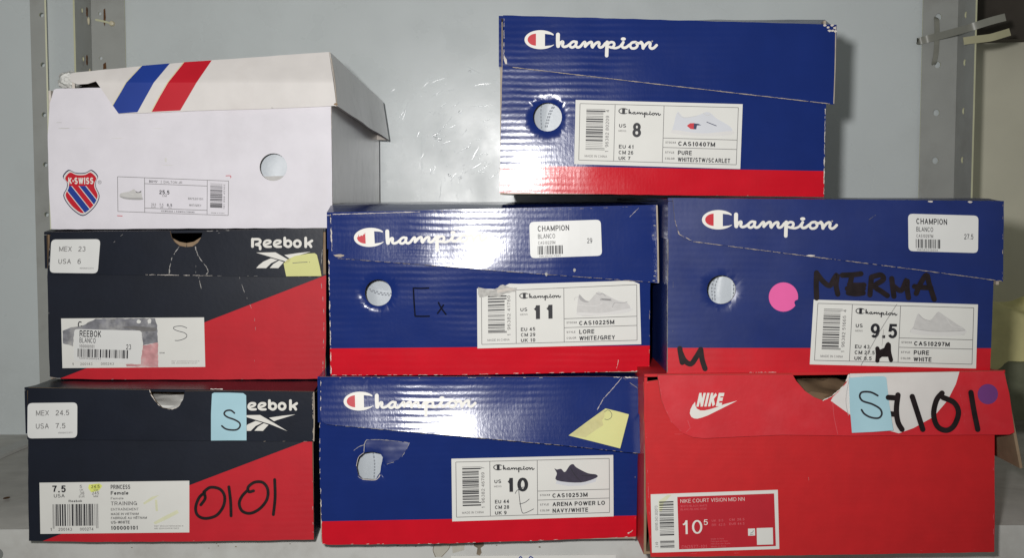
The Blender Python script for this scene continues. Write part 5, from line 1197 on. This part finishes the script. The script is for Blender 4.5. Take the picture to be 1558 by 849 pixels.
slab(bm, [backl+Vector((-.0006, 0, -.03)), frl+Vector((-.0006, .002, -.010)), frl+Vector((-.0006, .002, -.002)), backl+Vector((-.0006, 0, -.002))], .0018, (0, 1, 1))
lW = link('lid', bm, ['white_lid', 'card_torn', 'white_side'], boxW, smooth=25)
k = Ink(FW_, .00015, 5)
k.poly(Cz([(572, 500), (625, 575), (805, 562), (880, 425), (960, 281), (1112, 99), (850, 121), (700, 281), (640, 385)]), 'ink_blue'); k.poly(Cz([(940, 559), (1210, 546), (1290, 410), (1365, 281), (1509, 70), (1250, 87), (1095, 281), (1020, 410)]), 'ink_red')
k.stroke(Cz([(568, 500), (636, 385), (696, 281), (846, 121)]), .8, 'ink_cream', 2); k.stroke(Cz([(934, 559), (1014, 410), (1089, 281), (1244, 87)]), .8, 'ink_cream', 2); k.done('stripes', lW)
k = Ink(FW_, .0001, 6); scuffs(k, [(190, 171.3), (300, 167.6), (505, 160.6)], .8, 133, 'ink_grey', .35); scuffs(k, [(120, 109.5), (322, 91.5), (498, 79)], .7, 134, 'ink_grey', .35); k.stroke([(504, 88), (509, 120), (512, 157)], 1.1, 'card_grey'); k.poly(blob(511, 158, 3, 2, 5, 10), 'card_inner'); k.done('scuff', lW)
k = Ink(SW, .00012, 12); C = crop(80, 250, 5.564)
sh = lambda f: [tuple(p) for p in catmull([(255+(x-255)*f, 235+(y-235)*f) for x, y in [(132, 45), (185, 66), (235, 72), (285, 66), (332, 45), (385, 97), (370, 140), (368, 190), (398, 262), (378, 330), (325, 395), (258, 437), (190, 403), (125, 335), (90, 262), (118, 200), (120, 150), (85, 102)]], 3, True)]
def clip(poly, p, n):
    out = []
    for i in range(len(poly)):
        a, b = Vector(poly[i-1]), Vector(poly[i]); da, db = (a-p).dot(n), (b-p).dot(n)
        if (da >= 0) != (db >= 0): out.append(tuple(a.lerp(b, da/(da-db))))
        if db >= 0: out.append(tuple(b))
    return out
k.poly(C(sh(1.0)), 'ink_navy'); k.poly(C(sh(.955)), 'photo_pale'); inner = sh(.88); k.poly(C(inner), 'ink_red')
low = clip(inner, Vector((0, 182)), Vector((0, 1))); k.poly(C(low), 'ink_white')
dvec = Vector((.52, 1)).normalized(); dv = Vector((150, 190)).normalized(); nn = Vector((dv.y, -dv.x))
ref = Vector((128, 190))
for a, b, mm in ((-200, -28, 'ink_red'), (-22, 28, 'ink_blue'), (34, 76, 'ink_red'), (82, 122, 'ink_blue'), (128, 300, 'ink_red')):
    pp = clip(clip(low, ref+nn*a, nn), ref+nn*b, -nn)
    if len(pp) > 2: k.poly(C(pp), mm)
SL_ = Lab(C([(132, 108), (345, 108), (345, 168), (132, 168)])); SL_.text(k, 'K·SWISS', .0, .98, .95, 1.0, m='ink_white', bold=.03)
k.stroke(C(circle(398, 150, 14, 14, 12)), .6, 'ink_grey', 3, True); SR_ = Lab(C([(390, 142), (406, 142), (406, 158), (390, 158)])); SR_.text(k, 'R', .1, .95, .9, .8, m='ink_grey')
k.done('emblem', bW)
k = Ink(SW, .00012, 14); lab = Lab(C([(550, 103), (1490, 140), (1487, 432), (553, 398)]))
for a, b in (((0, 0), (1, 0)), ((1, 0), (1, 1)), ((1, 1), (0, 1)), ((0, 1), (0, 0)), ((.243, 0), (.243, 1)), ((.808, 0), (.808, 1)), ((.243, .17), (.808, .17)), ((.243, .875), (.808, .875))): lab.line(k, a, b, .75, 'ink_grey')
lab.text(k, "BOYS'", .285, .135, .07, .075, m='ink_black', bold=.01); lab.text(k, '|  DALTON JR', .392, .135, .07, .19, m='ink_grey'); lab.text(k, '25.5', .375, .455, .115, .092, bold=.015); lab.text(k, 'CM', .402, .53, .06, .04, m='ink_grey')
for s, u, w in (('39.0', .30, .045), ('5.5', .378, .034), ('6.5', .445, .046)): lab.text(k, s, u, .80, .075, w, bold=.008 if u > .4 else 0, m='ink_black' if u > .4 else 'ink_grey')
for s, u, w in (('EUR', .302, .04), ('UK', .382, .03), ('USA', .455, .032)): lab.text(k, s, u, .855, .04, w, m='ink_grey')
lab.text(k, '8K520101', .635, .585, .065, .135, m='ink_grey'); lab.text(k, 'WHT/GREY', .645, .775, .065, .11, m='ink_grey'); lab.text(k, 'KSWISS02  |  KSWISS.COM.MX', .395, .965, .045, .30, m='ink_black'); lab.text(k, 'Made in China', .845, .955, .03, .12, m='ink_grey')
k.stroke(C([(1466, 96), (1506, 96), (1507, 114)]), .9, 'ink_red'); k.stroke(C([(546, 434), (592, 437)]), .9, 'ink_red')
k.done('printing', bW)
k = Ink(SW, .00012, 14); lab.bars(k, .835, .09, .945, .80, 95, 19, 'v'); lab.text(k, '191 998 45102', .968, .82, .013, .72, m='ink_grey', rot=1); k.done('barcode', bW)
k = Ink(SW, .00012, 14); q = lambda P: [tuple(p) for p in catmull(C(P), 3, True)]
k.poly(q([(570, 250), (600, 238), (650, 228), (690, 208), (705, 228), (735, 232), (750, 222), (756, 260), (758, 298), (680, 298), (610, 288), (570, 278)]), 'photo_light'); k.poly(q([(572, 268), (640, 280), (756, 284), (758, 299), (680, 300), (600, 290)]), 'photo_mid'); k.poly(q([(702, 224), (725, 236), (750, 222), (745, 238), (712, 240)]), 'photo_dark'); k.stroke(C([(640, 232), (665, 250), (690, 252)]), .6, 'photo_pale')
k.done('shoe_picture', bW)
k = Ink(SW, .0001, 14)
for i, (x, y, rx, ry) in enumerate(((98, 195, 9, .8), (90, 186, 5, .7), (125, 195, 16, .5), (240, 195, 9, .5), (256, 251, 10, .6), (252, 243, 2, 4), (180, 210, 12, .4))): k.poly(blob(x, y, rx, ry, i, 16), 'photo_pale' if i > 1 else 'photo_light')
scuffs(k, [(503.5, 166), (504.6, 180), (505, 300)], 1.2, 135, 'card_torn', .5); k.done('scuff', bW)
crumple('crumpled clear packing tissue poking out at the left end of the striped lid', frW, (SW0.pt(99, 134).x, .010, SW0.pt(99, 134).z-.001), (.0075, .010, .006), 2)

# ---- what the round holes show
def hole_xz(fr, px, py): q = Surf(fr).pt(px, py); return q.x, q.z
for fr, px, py, hy, lb, stt, pt_ in ((fr8, 833, 177, .018, 'white shoe inside the size 8 box, seen through its round hole', [[(-.003, .010), (-.0045, .004), (-.004, -.008)], [(.005, .009), (.001, .002), (-.002, -.009)], [(.0062, .009), (.0022, .002), (-.0008, -.009)]], [(-.0035, .012), (.012, .012), (.012, -.012), (-.0035, -.012), (-.005, .004)]),
                             (fr11, 575, 445, .026, 'grey white shoe inside the size 11 box, seen through its round hole', [[(-.006, .0025), (.002, 0), (.011, -.0008)], [(-.005, .0012), (.002, -.0012), (.011, -.002)]], [(-.012, .004), (-.004, .0045), (.003, .0018), (.013, .0012), (.013, -.012), (-.012, -.012)]),
                             (fr95, 1097, 440, .020, 'bright white shoe inside the size 9.5 box, seen through its round hole', [[(-.0035, .009), (-.006, .002), (-.0055, -.007)], [(-.001, .010), (-.004, .002), (-.004, -.008)], [(.0075, .006), (.0078, 0), (.0075, -.006)]], [(-.003, .012), (.0065, .012), (.0065, -.012), (-.0035, -.012), (-.005, .002)]),
                             (fr10, 560, 709, .018, 'pale shoe inside the size 10 box, seen through its torn hole', [[(.0035, .010), (.0045, .002), (.004, -.010)]], [(.005, .012), (.0058, 0), (.005, -.012), (.013, -.012), (.013, .012)])):
    x, z = hole_xz(fr, px, py)
    q = Surf(fr, -hy).pt(px, py); x, z = q.x, q.z
    shoe(lb, fr, hy, x+.016, max(.002, z-.046), int(px), stt, pt_, at=(-.016, z-max(.002, z-.046)))
x, z = hole_xz(frL, 254, 606); crumple('pale tissue paper inside the 0101 box, seen through its lid hole', frL, (x, .035, z-.024), (.05, .025, .0105), 7)
x, z = hole_xz(frU, 283, 366); crumple('brown packing paper inside the dark box with the stapled note', frU, (x, .06, z-.05), (.05, .03, .02), 11, 'brown_paper', 'packing_paper', 'packing paper')
x, z = hole_xz(frW, 416, 254); shoe('white shoe inside the striped white box, seen through its round hole', frW, .016, x-.012, max(.002, z-.050), 5, None, [(-.012, -.0062), (.013, -.0055), (.013, -.013), (-.012, -.013)], 'photo_light', at=(.012, z-max(.002, z-.050)))

print('objects', len(bpy.data.objects))
